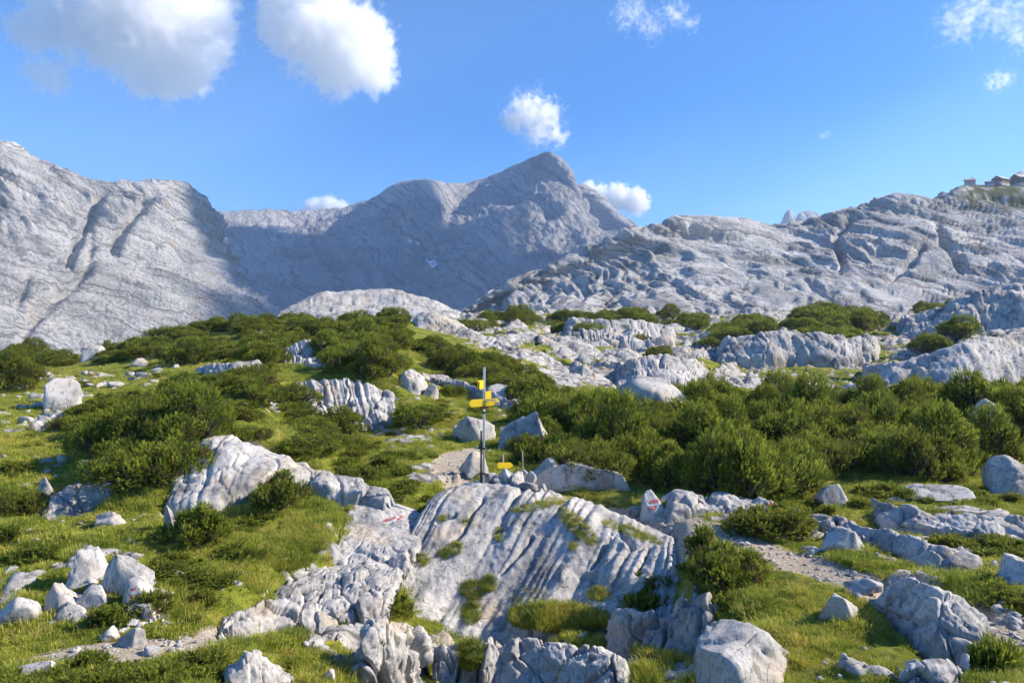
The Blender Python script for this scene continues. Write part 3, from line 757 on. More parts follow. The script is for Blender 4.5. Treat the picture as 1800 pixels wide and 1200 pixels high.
# the turf stays below the outcrops it laps against
Z0 = Z.copy()
for P in CARVE:
    i = np.clip(np.round(row_of(P[:, 1])).astype(int), 1, NY - 2); j = np.clip(np.round((P[:, 0] / P[:, 1] - AZ[0]) / (AZ[1] - AZ[0])).astype(int), 1, NA - 2)
    top = P[:, 2] - 0.12 - 0.004 * P[:, 1]; ok = top > Z0[i, j] - .55; i, j, top = i[ok], j[ok], top[ok]
    for di in (-1, 0, 1):
        for dj in (-1, 0, 1):
            np.minimum.at(Z, (i + di, j + dj), top)
dl = Z0 - Z
for _ in range(3):
    dl = (dl + np.roll(dl, 1, 0) + np.roll(dl, -1, 0) + np.roll(dl, 2, 0) + np.roll(dl, -2, 0)) / 5; dl = (dl + np.roll(dl, 1, 1) + np.roll(dl, -1, 1) + np.roll(dl, 2, 1) + np.roll(dl, -2, 1)) / 5
Z = Z0 - dl
VG[..., 2] = Z
ground = link('ground', mesh_np('ground', VG.reshape(-1, 3), grid_faces(NY, NA), M_ground, {'rock': rock.ravel(), 'path': path.ravel()}))
tag(ground, kind='structure')


import bmesh
_ico = {}
def ico(lv):
    if lv not in _ico:
        bm = bmesh.new(); bmesh.ops.create_icosphere(bm, subdivisions=lv, radius=1.0)
        V = np.array([v.co[:] for v in bm.verts], np.float32); F = np.array([[v.index for v in f.verts] for f in bm.faces], np.int32); bm.free()
        _ico[lv] = (V, F)
    return _ico[lv]

def rock_shape(seed, dims, lv=4, box=2.6, facets=9, rough=0.10, crack=0.05, flute=0.0):
    """a weathered block: rounded box cut by facets, cracked and pitted; dims = full width, depth, height in metres"""
    V, F = ico(lv); rs = np.random.RandomState(seed)
    P = V / ((np.abs(V) ** box).sum(1) ** (1 / box))[:, None]
    warp = np.stack([fbm(P * .8 + seed * 1.3 + 7 * k, 2) for k in range(3)], 1)
    P = P + .22 * warp
    for k in range(int(facets * 1.6)):
        n = rs.normal(size=3) * np.array((1, 1, .9)); n[2] = abs(n[2]) * (1 if rs.rand() < .75 else -1); n /= np.linalg.norm(n); d = rs.uniform(.42, .86)
        ex = np.maximum(0, P @ n - d * (P @ n).max()); P = P - ex[:, None] * n * .985
    P[:, :2] *= (1.0 - 0.10 * np.clip(P[:, 2], -1, 1))[:, None]
    half = np.array(dims) / 2
    P = P - (P.max(0) + P.min(0)) / 2; P = P * 2 / (P.max(0) - P.min(0))
    Nn = V / (half / half.max()); Nn /= np.linalg.norm(Nn, axis=1)[:, None]
    D = P * half + seed * 3.17
    s = float(np.cbrt(half.prod()))
    d = rough * .75 * s * fbm(D / (s * .8), 6, .64) + .035 * s * ridged(D / (s * .3), 4, .6)
    if crack:
        e, r, off = voro(D / (s * .95) + .3 * np.stack([fbm(D / s, 2), fbm(D / s + 4, 2), fbm(D / s + 8, 2)], 1))
        d = d - crack * s * (1 - smooth(0, .09, e)) + crack * 1.6 * s * (r[:, 0] - .5) + crack * s * 1.5 * (r[:, 1] - .5) * off[:, 0]
    if flute:
        d = d + flute * s * (flutes(D[:, 0] + .4 * D[:, 2], s * .30, D / s) - .6)
    return P * half + Nn * d[:, None], F

_rock_no = [100]
def rock_at(name, u, vb, wpx, hpx, label, dep=0.8, rotz=0.0, tilt=0.0, lv=4, cat='boulder', group=None, Y=None, sink=0.34, mat=None, **kw):
    """front foot of the rock stands on the ground seen at (u, vb)"""
    g = on_ground(u, vb) if Y is None else None
    if Y is not None:
        x = (u - 900) / FOC * Y; g = np.array((x, Y, float(ground_z(x, Y))))
    k = g[1] / FOC; w = wpx * k; d = w * dep
    h = max(.2 * w, hpx * k - 0.5 * d * (EYE - g[2]) / g[1])
    h_full = h / (1 - sink)
    _rock_no[0] += 1
    P, F = rock_shape(_rock_no[0], (w, d, h_full), lv, **kw)
    P[:, 2] += h_full * (.5 - sink)
    cxy = g[:2] + np.array((g[0] / g[1], 1.0)) * d * .42
    o = link(name, mesh_np(name, P, F, mat or (M_rock if wpx * k > 1.6 else M_boulder)), loc=(cxy[0], cxy[1], min(g[2], float(ground_z(*cxy)) + .1)), rot=(tilt, 0, rotz))
    return tag(o, label, cat, group)

# foreground, right to left; (u of the foot, v of the foot, width, height) in picture units give size and place
rock_at('boulder', 1312, 1235, 205, 150, 'big cracked grey boulder at the bottom edge, right of the fluted dome', 1.0, lv=5, facets=12, crack=.07, rough=.12)
rock_at('boulder', 1470, 1097, 84, 58, 'pale angular boulder standing alone in the grass by the lower path', .8, .3, facets=12, crack=.03)
rock_at('boulder', 1572, 1082, 58, 62, 'rounded rock split from the left end of the lower right ledge', 1.0, .2, crack=.05)
rock_at('boulder', 1518, 1045, 62, 30, 'low dark-sided rock at the path just left of the lower right ledge', .7, .2, crack=.03)
rock_at('boulder', 1795, 1042, 76, 62, 'grey cracked boulder cut by the right edge above the gravel', .9, 0, crack=.07)
rock_at('boulder', 1482, 972, 78, 46, 'brownish grey rock lying in grass right of the rounded green shrub', .7, .25, crack=.04)
rock_at('rock_slab', 1648, 885, 120, 22, 'narrow pale slab in the turf above the right-hand ledges', .7, -.35, cat='rock slab', box=4, sink=.4, crack=.05)
rock_at('rock_block', 1458, 890, 66, 44, 'upright rock block at the foot of the thicket near a tuft of grass', .8, .3, cat='rock block', box=4, crack=.06)
rock_at('stone', 1537, 908, 20, 34, 'small upright grey stone standing in a gap of the right-hand ledge', .8, .2, cat='stone', box=4)
marked_rock = rock_at('boulder', 1150, 908, 60, 44, 'reddish painted rock at the foot of the thicket by the path', .9, .3, box=3.5)
rock_at('boulder', 1195, 895, 80, 36, 'grey rock beside the reddish painted rock under the thicket', .7, .1, box=4, crack=.06)
rock_at('rock_ledge', 1025, 866, 180, 52, 'shaded grooved rock face under the dark shrubs right of the cairn', .35, .0, lv=5, cat='rock ledge', box=5, crack=.05, flute=.08)
rock_at('rock_block', 962, 858, 66, 50, 'tall shaded rock block just right of the cairn', .8, .2, cat='rock block', box=4, crack=.04)
rock_at('boulder', 1118, 913, 36, 24, 'small pale boulder on the path left of the painted rock', .8)
rock_at('boulder', 1778, 872, 105, 76, 'pale mossy boulder at the right edge below the thicket', .9, .2, lv=5, crack=.06)
rock_at('boulder', 1722, 800, 76, 98, 'pale rounded boulder sticking out of the right thicket', .9, .1, crack=.05)
rock_at('rock_hump', 1140, 748, 140, 90, 'smooth rounded grey rock sticking out of the middle of the thicket', .9, .1, lv=5, cat='rock outcrop', crack=.03, facets=2, box=2.2)
rock_at('rock_slab', 925, 800, 88, 80, 'steep rounded slab between the dark shrubs behind the small arrow sign', 1.0, -.5, lv=5, cat='rock slab', facets=6, crack=.04)
#rock_at('boulder', 890, 838, 46, 44, 'dark shaded rock right behind the cairn', .8, .2, crack=.05)
rock_at('boulder', 836, 838, 56, 44, 'grey rock beside the bend of the upper path behind the signpost', .8, .1, crack=.05)
rock_at('boulder', 832, 778, 74, 50, 'large angular boulder behind the signpost at the upper path', .9, .4, facets=12, crack=.04)
rock_at('boulder', 808, 772, 30, 26, 'small block at the left foot of the large boulder behind the signpost', .9, .2, box=4)
rock_at('rock_block', 722, 690, 60, 40, 'stack of pale cracked blocks beside the right end of the low cliff', .9, .2, cat='rock block', box=4, crack=.12)
rock_at('rock_block', 752, 700, 36, 26, 'small pale block right of the cracked blocks on the knoll', .9, .2, cat='rock block', box=4, crack=.1)
rock_at('rock_slab', 885, 715, 60, 40, 'smooth pale slab showing above the sign arms on the flank', .9, -.4, cat='rock slab', crack=.03, facets=6)
# below the dome
rock_at('boulder', 715, 1192, 50, 58, 'oval upright boulder with a sunlit face below the dome', .7, .2, facets=7, crack=.03)
rock_at('boulder', 745, 1178, 18, 28, 'small white pointed stone beside the oval upright boulder', .8)
rock_at('boulder', 610, 1095, 58, 32, 'oval grey boulder at the foot of the rubble slope', .8, -.3, facets=7)
rock_at('boulder', 572, 1112, 46, 36, 'rounded grey stone left of the oval boulder at the rubble foot', .8, .2)
rock_at('boulder', 640, 1080, 34, 34, 'small dark boulder between the rubble slope and the low shrub', .8, .2)
#rock_at('boulder', 447, 1180, 52, 40, 'low cracked grey rock in the shaded grass at the bottom', .8, .2, crack=.1)
rock_at('boulder', 575, 1205, 30, 34, 'small angular grey rock at the bottom edge left of the tall block', .8, .2, crack=.1)
#rock_at('boulder', 430, 1215, 46, 34, 'grey rock cut by the bottom edge in the shaded grass', .8, .1, crack=.1)
# left foreground cairn of boulders
cl = [('boulder', 224, 1055, 104, 90, 'biggest angular boulder of the pile at lower left', .8, .3, 12, .05), ('boulder', 150, 1040, 74, 76, 'pale broken boulder left of the biggest one in the pile', .9, .1, 12, .09),
      ('boulder', 110, 1088, 62, 66, 'grey boulder at the front left of the boulder pile', .9, -.3, 10, .05), ('boulder', 160, 1078, 60, 50, 'wedge-shaped rock in front of the boulder pile', .8, .4, 12, .04),
      ('boulder', 36, 1108, 78, 62, 'large rounded boulder cut by the left edge', .8, .2, 8, .04), ('boulder', 62, 1196, 74, 34, 'low pale rock in the grass at the lower left corner', .7, .1, 8, .03),
      ('boulder', 126, 1090, 70, 34, 'flat sunlit rock at the foot of the boulder pile', .7, .1, 9, .06), ('boulder', 195, 1128, 36, 30, 'small upright stone at the edge of the lower left path', .7, .5, 9, .04),
      ('boulder', 232, 1140, 48, 40, 'shaded ribbed rock beside the lower left path', .8, .4, 9, .06), ('boulder', 16, 1015, 26, 18, 'small grey stone in the shaded grass at the left edge', .8, .3, 9, .03),
      ('boulder', 112, 724, 60, 60, 'lone round boulder with a sharp shadow on the left slope', .95, .4, 2, .0), ('boulder', 103, 746, 34, 26, 'pale boulder just below the lone round boulder', .9, .2, 10, .03),
      ('boulder', 78, 752, 30, 22, 'sunlit stone left of the pair of boulders on the left slope', .9, .2, 10, .03), ('rock_slab', 70, 668, 52, 24, 'white rock slab on the grass below the left skyline shrubs', .8, -.2, 8, .06),
      ('boulder', 78, 872, 34, 36, 'grey rock next to the long slab in the left hollow', .8, .2, 9, .05),
      ('rock_slab', 338, 750, 84, 30, 'sunlit rock slab between the two shrub masses on the left', .5, -.5, 7, .05), ('rock_slab', 165, 632, 52, 26, 'grooved white rock on the left skyline', .9, .1, 8, .08),
      
      ('boulder', 245, 645, 34, 16, 'flat white rock at the foot of the knoll on the left', .8, .1, 8, .05), ('boulder', 460, 592, 16, 14, 'small round boulder among the shrubs near the knoll top', .9, .1, 6, .03),
      ('boulder', 300, 935, 24, 50, 'shaded grey rock in the left hollow below the big slab', .8, .1, 9, .05), ('boulder', 195, 925, 50, 26, 'pale stones breaking the shaded grass of the left hollow', .7, .3, 9, .12)]
for nm, u, v, w, h, lb, dp, rz, fc, ck in cl:
    rock_at(nm, u, v, w, h, lb, dp, rz, cat='rock slab' if nm == 'rock_slab' else 'boulder', facets=fc, crack=ck)
trail_rock = rock_at('boulder', 243, 1066, 58, 54, 'boulder with a red and white trail mark right of the pile', .8, .2, facets=8, crack=.02)
trail_rock2 = rock_at('boulder', 258, 1092, 46, 30, 'low rock with a red and white trail mark in front of the marked boulder', .8, .3, facets=8, crack=.02)
rock_at('boulder', 234, 1082, 28, 26, 'round stone between the two painted trail rocks', .9, .3, facets=8, crack=.0)
# middle distance on the right
for u, v, w, h, lb in [(1140,556,46,18,'white boulder among the far shrubs in the middle'), (940,548,60,22,'pale grey rock on the far crest above the gully'), (1500,580,40,20,'small pale rock below the big dark shrub clump'), (1245,600,36,18,'pale block left of the cracked cliff band'), (1020,660,40,18,'loose pale block at the foot of the karst field')]:
    rock_at('karst_rock', u, v, w, h, lb, .7, random.Random(u).uniform(-.4, .4), lv=5, cat='rock outcrop', box=3.6, crack=.08, rough=.13, facets=9, sink=.38, mat=M_rock)
print('rocks', round(time.time() - T0, 1))
# ------------------------------------------------------------------ mountain pine shrubs
def foliage_material(name, dark, mid, tip):
    t = NT(name)
    rnd = t.attr('var')
    orr = t.n('ShaderNodeObjectInfo').outputs['Random']
    h = t.attr('tip')
    base = t.mix(rnd, (*dark, 1), (*mid, 1))
    col = t.mix(t.math('MULTIPLY', h, t.math('ADD', 0.12, t.math('MULTIPLY', t.math('MULTIPLY', rnd, rnd), 0.95))), base, (*tip, 1))
    col = t.mix(t.math('MULTIPLY', t.step(0.45, 1.0, orr), 0.32), col, (0.20, 0.18, 0.03, 1))
    col = t.mix(t.step(0.05, 0.02, rnd), col, (0.17, 0.10, 0.055, 1))
    b = t.bsdf(col, 0.6, None, 0.25)
    tr = t.n('ShaderNodeBsdfTranslucent', ins={0: col})
    mx = t.n('ShaderNodeMixShader', ins={0: 0.45, 1: b.outputs[0], 2: tr.outputs[0]})
    t.t.links.new(mx.outputs[0], t.out.inputs['Surface'])
    return t.m
M_pine = foliage_material('mountain_pine_needles', (0.034, 0.068, 0.010), (0.14, 0.20, 0.024), (0.56, 0.60, 0.07))
tb = NT('pine_bark'); tb.bsdf(tb.ramp(tb.noise(tb.pos(), 9, 4), [(0.3, (0.05, 0.038, 0.028)), (0.7, (0.15, 0.12, 0.095))]), 0.95); M_bark = tb.m

def tube(pts, radii, n=5):
    pts = np.array(pts, float); V = []; F = []
    for k, (p, r) in enumerate(zip(pts, radii)):
        d = pts[min(k + 1, len(pts) - 1)] - pts[max(k - 1, 0)]; d /= np.linalg.norm(d) + 1e-9
        a = np.cross(d, (0.3, 0.9, 0.2)); a /= np.linalg.norm(a); b = np.cross(d, a)
        for i in range(n):
            an = 2 * math.pi * i / n; V.append(p + r * (math.cos(an) * a + math.sin(an) * b))
    for k in range(len(pts) - 1):
        for i in range(n): F.append((k * n + i, k * n + (i + 1) % n, (k + 1) * n + (i + 1) % n, (k + 1) * n + i))
    return V, F

def tubes_mesh(name, specs, mat, n=5):
    V = []; F = []
    for pts, rad in specs:
        v, f = tube(pts, rad, n); o = len(V); V += v; F += [tuple(i + o for i in q) for q in f]
    return mesh_np(name, np.array(V), np.array(F), mat)

def pine_meshes(seed, rad, hgt, lobes, shoots, L=0.145, needles=13):
    """crown of upright needle shoots over a lumpy, gappy mound, and the crooked stems that carry it"""
    rs = np.random.RandomState(seed)
    cen = []; rr = []
    for k in range(lobes):
        a = rs.uniform(0, 2 * math.pi); q = rad * .72 * math.sqrt(rs.rand())
        r = rad * rs.uniform(.20, .44); 
        zz = max(0.02, (hgt - r * .85) * (1 - .9 * (q / (rad * .72)) ** 2) * rs.uniform(.45, 1.0)) + .25 * r * (q / rad)
        cen.append((q * math.cos(a), q * math.sin(a), zz)); rr.append(r)
    cen = np.array(cen); rr = np.array(rr)
    pts = np.zeros((0, 3)); nrm = np.zeros((0, 3)); per = 9
    while len(pts) < shoots:
        m = shoots; i = rs.choice(lobes, m, p=rr ** 2 / (rr ** 2).sum())
        n = rs.normal(size=(m, 3)); n /= np.linalg.norm(n, axis=1)[:, None]
        n[:, 2] = np.where(rs.rand(m) < .7, np.abs(n[:, 2]), n[:, 2])
        depth = 1.10 - .34 * rs.rand(m)
        p = cen[i] + n * (rr[i] * depth)[:, None] * np.array((1, 1, .85))
        d = np.linalg.norm((p[:, None] - cen[None]) / np.array((1, 1, .85)), axis=2) / rr[None]
        gap = fbm(p / (rad * .3) + seed, 2)
        ok = (d.min(1) > .74) & (p[:, 2] > .0) & (gap > -.34)
        p = np.repeat(p[ok], per, 0); n = np.repeat(n[ok], per, 0)
        o = rs.normal(size=p.shape) * L * .72; o -= n * (o * n).sum(1)[:, None] * .5
        p = p + o - n * (np.linalg.norm(o, axis=1) ** 2 / L * .5)[:, None]
        n = n + o / L * .5; n /= np.linalg.norm(n, axis=1)[:, None]
        pts = np.concatenate([pts, p]); nrm = np.concatenate([nrm, n])
    pts = pts[:shoots]; nrm = nrm[:shoots]
    var = np.clip(np.repeat(rs.rand(shoots // per + 1), per)[:shoots] * 1.0 + rs.rand(shoots) * .25 - .12, 0, 1)
    ax = nrm * .9 + np.array((0, 0, .5)) + rs.normal(size=nrm.shape) * .28; ax /= np.linalg.norm(ax, axis=1)[:, None]
    ln = L * rs.uniform(.7, 1.35, shoots)
    V = np.zeros((shoots, needles, 3, 3)); Tp = np.zeros((shoots, needles, 3))
    ref = rs.normal(size=nrm.shape); e1 = np.cross(ax, ref); e1 /= np.linalg.norm(e1, axis=1)[:, None]; e2 = np.cross(ax, e1)
    for k in range(needles):
        f = k / (needles - 1); an = k * 2.39996 + rs.rand(shoots) * .6
        rd = np.cos(an)[:, None] * e1 + np.sin(an)[:, None] * e2
        b0 = pts + ax * (ln * (f * .85 - .15))[:, None]
        out = rd * (1 - .55 * f) + ax * (.55 + .8 * f); out /= np.linalg.norm(out, axis=1)[:, None]
        nl = (L * .52 * rs.uniform(.8, 1.2, shoots))[:, None]
        sd = np.cross(out, ax) + 1e-6; sd /= np.linalg.norm(sd, axis=1)[:, None]; w = L * .085
        V[:, k, 0] = b0 - sd * w; V[:, k, 1] = b0 + sd * w; V[:, k, 2] = b0 + out * nl
        hh = np.clip(pts[:, 2] / hgt, 0, 1)
        Tp[:, k, :] = np.stack([f * .6 * np.ones(shoots), f * .6 * np.ones(shoots), .35 + .65 * f * np.ones(shoots)], 1)
    nv = shoots * needles * 3
    crown = mesh_np('crown', V.reshape(-1, 3), np.arange(nv).reshape(-1, 3), M_pine, {'tip': Tp.ravel(), 'var': np.repeat(var, needles * 3)}, shade=False)
    specs = []
    for k in range(lobes):
        c = cen[k]; b = np.array((c[0] * .2, c[1] * .2, -.12)); mid = b * .45 + c * .5 + rs.normal(size=3) * .07 * rad + np.array((0, 0, -.1 * hgt))
        specs.append(([b, mid, c, c + (0, 0, rr[k] * .5)], [.045 * rad, .035 * rad, .022 * rad, .008 * rad]))
        for j in range(3):
            dv = rs.normal(size=3); dv[2] = abs(dv[2]) * .6; dv /= np.linalg.norm(dv)
            specs.append(([mid * .4 + c * .6, c + dv * rr[k] * .5, c + dv * rr[k] * .9 + (0, 0, .05)], [.018 * rad, .012 * rad, .005 * rad]))
    return crown, tubes_mesh('stem', specs, M_bark, 4)

PINES = {}
for key, args in {'L0': (1, 1.9, 1.85, 24, 3700), 'L1': (2, 1.7, 2.1, 22, 3500), 'L2': (3, 2.1, 1.65, 26, 3700), 'M0': (4, 1.15, 1.15, 15, 1750), 'M1': (5, 1.05, 1.3, 14, 1650), 'M2': (6, 1.25, .8, 16, 1650),
                  'S0': (7, .55, .55, 8, 420), 'S1': (8, .5, .42, 7, 380), 'S2': (9, .6, .38, 8, 400)}.items():
    PINES[key] = pine_meshes(*args)
PINE_R = {'L': 1.9, 'M': 1.15, 'S': .55}
rng = random.Random(11)

def place_pine(x, y, z, key, scale, rz, label, group, sz=1.0):
    r = empty('mountain_pine', (x, y, z), (0, 0, rz), (scale, scale, scale * sz))
    tag(r, label, 'pine shrub', group)
    link('crown', PINES[key][0], r); link('stem', PINES[key][1], r)
    return r

def pine_single(u, vb, wpx, label, flat=1.0):
    g = on_ground(u, vb); r = wpx * g[1] / FOC / 2
    fam = 'S' if r < .75 else ('M' if r < 1.45 else 'L')
    return place_pine(g[0], g[1] + r * .5, float(ground_z(g[0], g[1] + r * .5)) - .03, fam + str(rng.randint(0, 2)), r / PINE_R[fam], rng.uniform(0, 6.28), label, None, flat)

for u, vb, w, lb, fl in [
    (478, 905, 128, 'rounded bright pine shrub right of the large rounded slab', .95), (345, 965, 130, 'dark pine shrub in front of the large rounded slab', 1.1), (300, 960, 90, 'shaded pine shrub at the foot of the hollow left of the slab', 1.0),
    (410, 985, 80, 'low pine shrub on the bank above the lower left path', .8), (1285, 1030, 150, 'pine shrub at the right end of the fluted dome', 1.15), (1240, 985, 70, 'small upright pine beside the dome near the path', 1.4), (1370, 950, 170, 'rounded light green shrub beside the upper path', .8),
    (1155, 1088, 100, 'small pine shrub growing at the lower right foot of the dome', .9), (1300, 1075, 90, 'low dark pine shrub between the dome and the big cracked boulder', .8), (688, 1085, 80, 'small yellow-green pine shrub under the left foot of the dome', .8), (1765, 1180, 90, 'young pine shrub in the lower right corner', 1.5),
    (1720, 1195, 70, 'low young pine beside the lower right corner shrub', 1.0), (20, 905, 110, 'pine shrub at the left edge above the hollow', .9), (15, 840, 70, 'small low pine shrub at the left edge below the stony slope', .7), (5, 960, 60, 'bright small pine shrub cut by the left edge near the hollow', 1.0),
    (20, 690, 110, 'dense pine shrub at the left edge below the skyline', 1.3), (740, 752, 110, 'broad dark pine shrub beside the large boulder behind the signpost', .9), (795, 698, 50, 'round dark pine shrub just left of the sign arms', 1.0), (885, 635, 40, 'small flat pine shrub alone on the pale rocks', .6),
    (640, 655, 60, 'dark pine shrub hanging over the low grooved cliff', 1.0), (1640, 668, 46, 'small round pine shrub on the cracked slabs at right', .8), (1690, 655, 60, 'flat dark pine shrub lying between the right slabs', .7), (1645, 622, 80, 'dark pine shrub on the left of the right rock shoulder', .9),
    (1700, 605, 100, 'long low pine shrub on top of the right rock shoulder', .8), (1480, 615, 110, 'broad pine shrub above the broken rock band', .8), (1455, 580, 100, 'dark rounded pine shrub in front of the big far clump', 1.0), (1165, 625, 60, 'small dark pine shrub on the rounded rock mass', .8),
    (1130, 610, 50, 'small pine shrub at the upper edge of the karst field', .9), (1100, 588, 50, 'pine shrub below the far middle thicket', .8), (1250, 615, 60, 'low pine shrub left of the cracked cliff band', .7), (1300, 590, 110, 'spreading pine shrub above the cracked cliff band', .8), (1790, 830, 50, 'small pine shrub on the mossy boulder at the right edge', .6),
    (1330, 565, 80, 'thin pine shrub along the far crest right of centre', .6)]:
    pine_single(u, vb, w, lb, fl)

def thicket(uv, gap, fams, smin, smax, label, group, sz=(.85, 1.2), hole=None):
    poly = np.array([on_ground(*q)[:2] for q in uv]); lo, hi = poly.min(0), poly.max(0); pts = []
    tries = int((hi - lo).prod() / gap ** 2 * 14)
    for _ in range(tries):
        p = np.array((rng.uniform(lo[0], hi[0]), rng.uniform(lo[1], hi[1])))
        if not in_poly(p[None], poly)[0]: continue
        if any((p[0] - q[0]) ** 2 + (p[1] - q[1]) ** 2 < gap ** 2 for q in pts): continue
        if hole and any(math.hypot(p[0] - h[0], p[1] - h[1]) < h[2] for h in hole): continue
        pts.append(p)
    out = []
    for p in pts:
        fam = rng.choice(fams); sc = rng.uniform(smin, smax)
        out.append((p[0], p[1], float(ground_z(p[0], p[1])) - .05, fam + str(rng.randint(0, 2)), sc, rng.uniform(0, 6.28), label, group, rng.uniform(*sz), sc * PINE_R[fam] / p[1]))
    return out

def zoned(items, zones):
    """a label and a group for every shrub by the landmark it stands next to"""
    out = []
    for q in items:
        u = 900 + FOC * q[0] / q[1]
        for umax, ymax, lb, gr in zones:
            if u < umax and q[1] < ymax:
                q = q[:6] + (lb, gr) + q[8:]; break
        out.append(q)
    return out
def hole_at(u, Y, r): return ((u - 900) / FOC * Y, Y, r)
ALL = []
T1 = thicket([(925,800),(945,836),(1100,850),(1250,880),(1415,888),(1450,838),(1560,846),(1690,860),(1745,800),(1800,800),(2050,800),(2050,720),(1500,718),(1200,722),(1015,735),(940,762)], 1.75, ['L', 'L', 'M'], .8, 1.1,
               'mountain pine shrub in the dense dark thicket right of the signpost', 'pines of the thicket right of the signpost', (1.0, 1.45), [hole_at(1140, 41, 2.9), hole_at(1140, 37.5, 1.5), hole_at(1722, 36, 2.0), hole_at(925, 33, 1.5)])
ALL += zoned(T1, [
    (1010, 27, 'pine shrub at the front of the right thicket just behind the cairn', 'thicket pines behind the cairn'),
    (1130, 27, 'pine shrub overhanging the shaded grooved rock face right of the cairn', 'thicket pines over the shaded rock face'),
    (1270, 27, 'pine shrub at the thicket front above the reddish painted rock', 'thicket pines above the painted rock'),
    (1460, 27, 'pine shrub at the thicket front above the ledge with the faint red mark', 'thicket pines above the marked ledge'),
    (1640, 31, 'pine shrub at the thicket front above the narrow turf slab', 'thicket pines above the turf slab'),
    (1760, 31, 'pine shrub at the thicket front left of the mossy right-edge boulder', 'thicket pines left of the mossy boulder'),
    (2600, 31, 'pine shrub at the thicket front cut by the right edge', 'thicket pines at the right edge'),
    (1060, 37, 'pine shrub beside the steep slab left in the middle of the right thicket', 'thicket pines beside the steep slab'),
    (1250, 37, 'pine shrub in front of the smooth rounded rock inside the right thicket', 'thicket pines before the rounded rock'),
    (1450, 37, 'pine shrub in the middle row of the right thicket, right of the rounded rock', 'middle thicket pines right of the rounded rock'),
    (1660, 37, 'pine shrub in the middle row of the right thicket, left of its pale boulder', 'middle thicket pines left of the pale boulder'),
    (2600, 37, 'pine shrub in the middle row right of the pale thicket boulder', 'middle thicket pines right of the pale boulder'),
    (1060, 99, 'pine shrub in the back row of the right thicket near the signpost', 'back thicket pines near the signpost'),
    (1250, 99, 'pine shrub in the back row behind the smooth rounded rock', 'back thicket pines behind the rounded rock'),
    (1450, 99, 'pine shrub in the back row of the right thicket below the cracked cliff band', 'back thicket pines below the cliff band'),
    (1640, 99, 'pine shrub on the highest back row of the right thicket below the slab slope', 'back thicket pines below the slab slope'),
    (2600, 99, 'pine shrub in the back row of the right thicket near the right edge', 'back thicket pines near the right edge')])
T2 = thicket([(255,612),(300,592),(400,578),(560,570),(705,570),(715,596),(640,606),(575,606),(560,600),(500,606),(470,650),(400,640),(330,640),(280,630)], 2.9, ['L', 'L', 'M'], .8, 1.35, 'mountain pine shrub in the green cover over the knoll left of the signpost', 'pines covering the knoll', (.55, 1.0))
ALL += zoned(T2, [(400, 66, 'pine shrub on the lower left slope of the knoll', 'pines on the lower left of the knoll'), (400, 199, 'pine shrub on the left crest of the knoll', 'pines on the left crest of the knoll'),
    (540, 66, 'pine shrub left of the small grooved cliff on the knoll', 'pines left of the small grooved cliff'), (540, 199, 'pine shrub on the knoll crest left of the white hump', 'pines on the crest left of the white hump'),
    (900, 199, 'pine shrub on the knoll crest in front of the white hump', 'pines on the crest before the white hump')])
ALL += thicket([(578,612),(640,600),(690,632),(700,676),(655,668),(590,660)], 1.7, ['L', 'M'], .8, 1.1, 'mountain pine shrub in the dark clump right above the low grooved cliff', 'pines above the grooved cliff', (.8, 1.1))
ALL += thicket([(560,585),(650,600),(720,622),(800,655),(880,688),(945,712),(1015,706),(960,684),(880,655),(800,628),(720,602),(650,578)], 2.0, ['L', 'M'], .85, 1.15, 'mountain pine shrub in the slanting green band above the sign arms', 'pines in the slanting band', (.75, 1.0))
T3 = thicket([(255,712),(330,675),(420,678),(520,712),(600,752),(640,795),(560,802),(440,772),(385,738),(300,728)], 1.6, ['M', 'M', 'L'], .7, 1.0, 'mountain pine shrub in the yellow-green mass left of the low grooved cliff', 'pines left of the grooved cliff', (.5, .85))
ALL += zoned(T3, [(400, 32, 'pine shrub right behind the sunlit slab at the left', 'pines behind the sunlit slab'), (2000, 27.5, 'pine shrub in the front strip above the big rounded slab', 'pines above the big rounded slab'), (400, 99, 'pine shrub at the upper left end of the yellow-green mass', 'pines at the upper end of the mass'), (500, 99, 'pine shrub in the middle of the yellow-green mass below the small cliff', 'pines in the middle of the mass')])
ALL += thicket([(165,828),(230,862),(290,858),(340,800),(375,785),(365,762),(280,752),(205,765)], 1.35, ['M', 'L'], .8, 1.05, 'mountain pine shrub in the dark mass above the left hollow', 'pines above the left hollow', (.9, 1.25))
ALL += thicket([(130,752),(170,770),(230,745),(235,712),(175,708)], 1.6, ['M'], .8, 1.1, 'mountain pine shrub in the loose row below the lone round boulder', 'pines below the lone boulder', (.7, 1.0))
ALL += thicket([(560,818),(650,842),(735,850),(700,822),(640,800)], 1.0, ['M', 'S'], .8, 1.1, 'low bright pine shrub in the strip along the upper path', 'low pines along the upper path', (.6, .85))
ALL += thicket([(0,652),(30,645),(60,640),(140,646),(140,634),(60,630),(0,632)], 2.2, ['L', 'M'], .9, 1.2, 'mountain pine shrub in the row along the left skyline', 'pines along the left skyline', (.7, 1.0))
ALL += thicket([(190,640),(250,632),(260,612),(195,620)], 2.0, ['M'], .9, 1.2, 'mountain pine shrub at the left end of the knoll crest', 'pines at the left end of the knoll', (.7, 1.0))
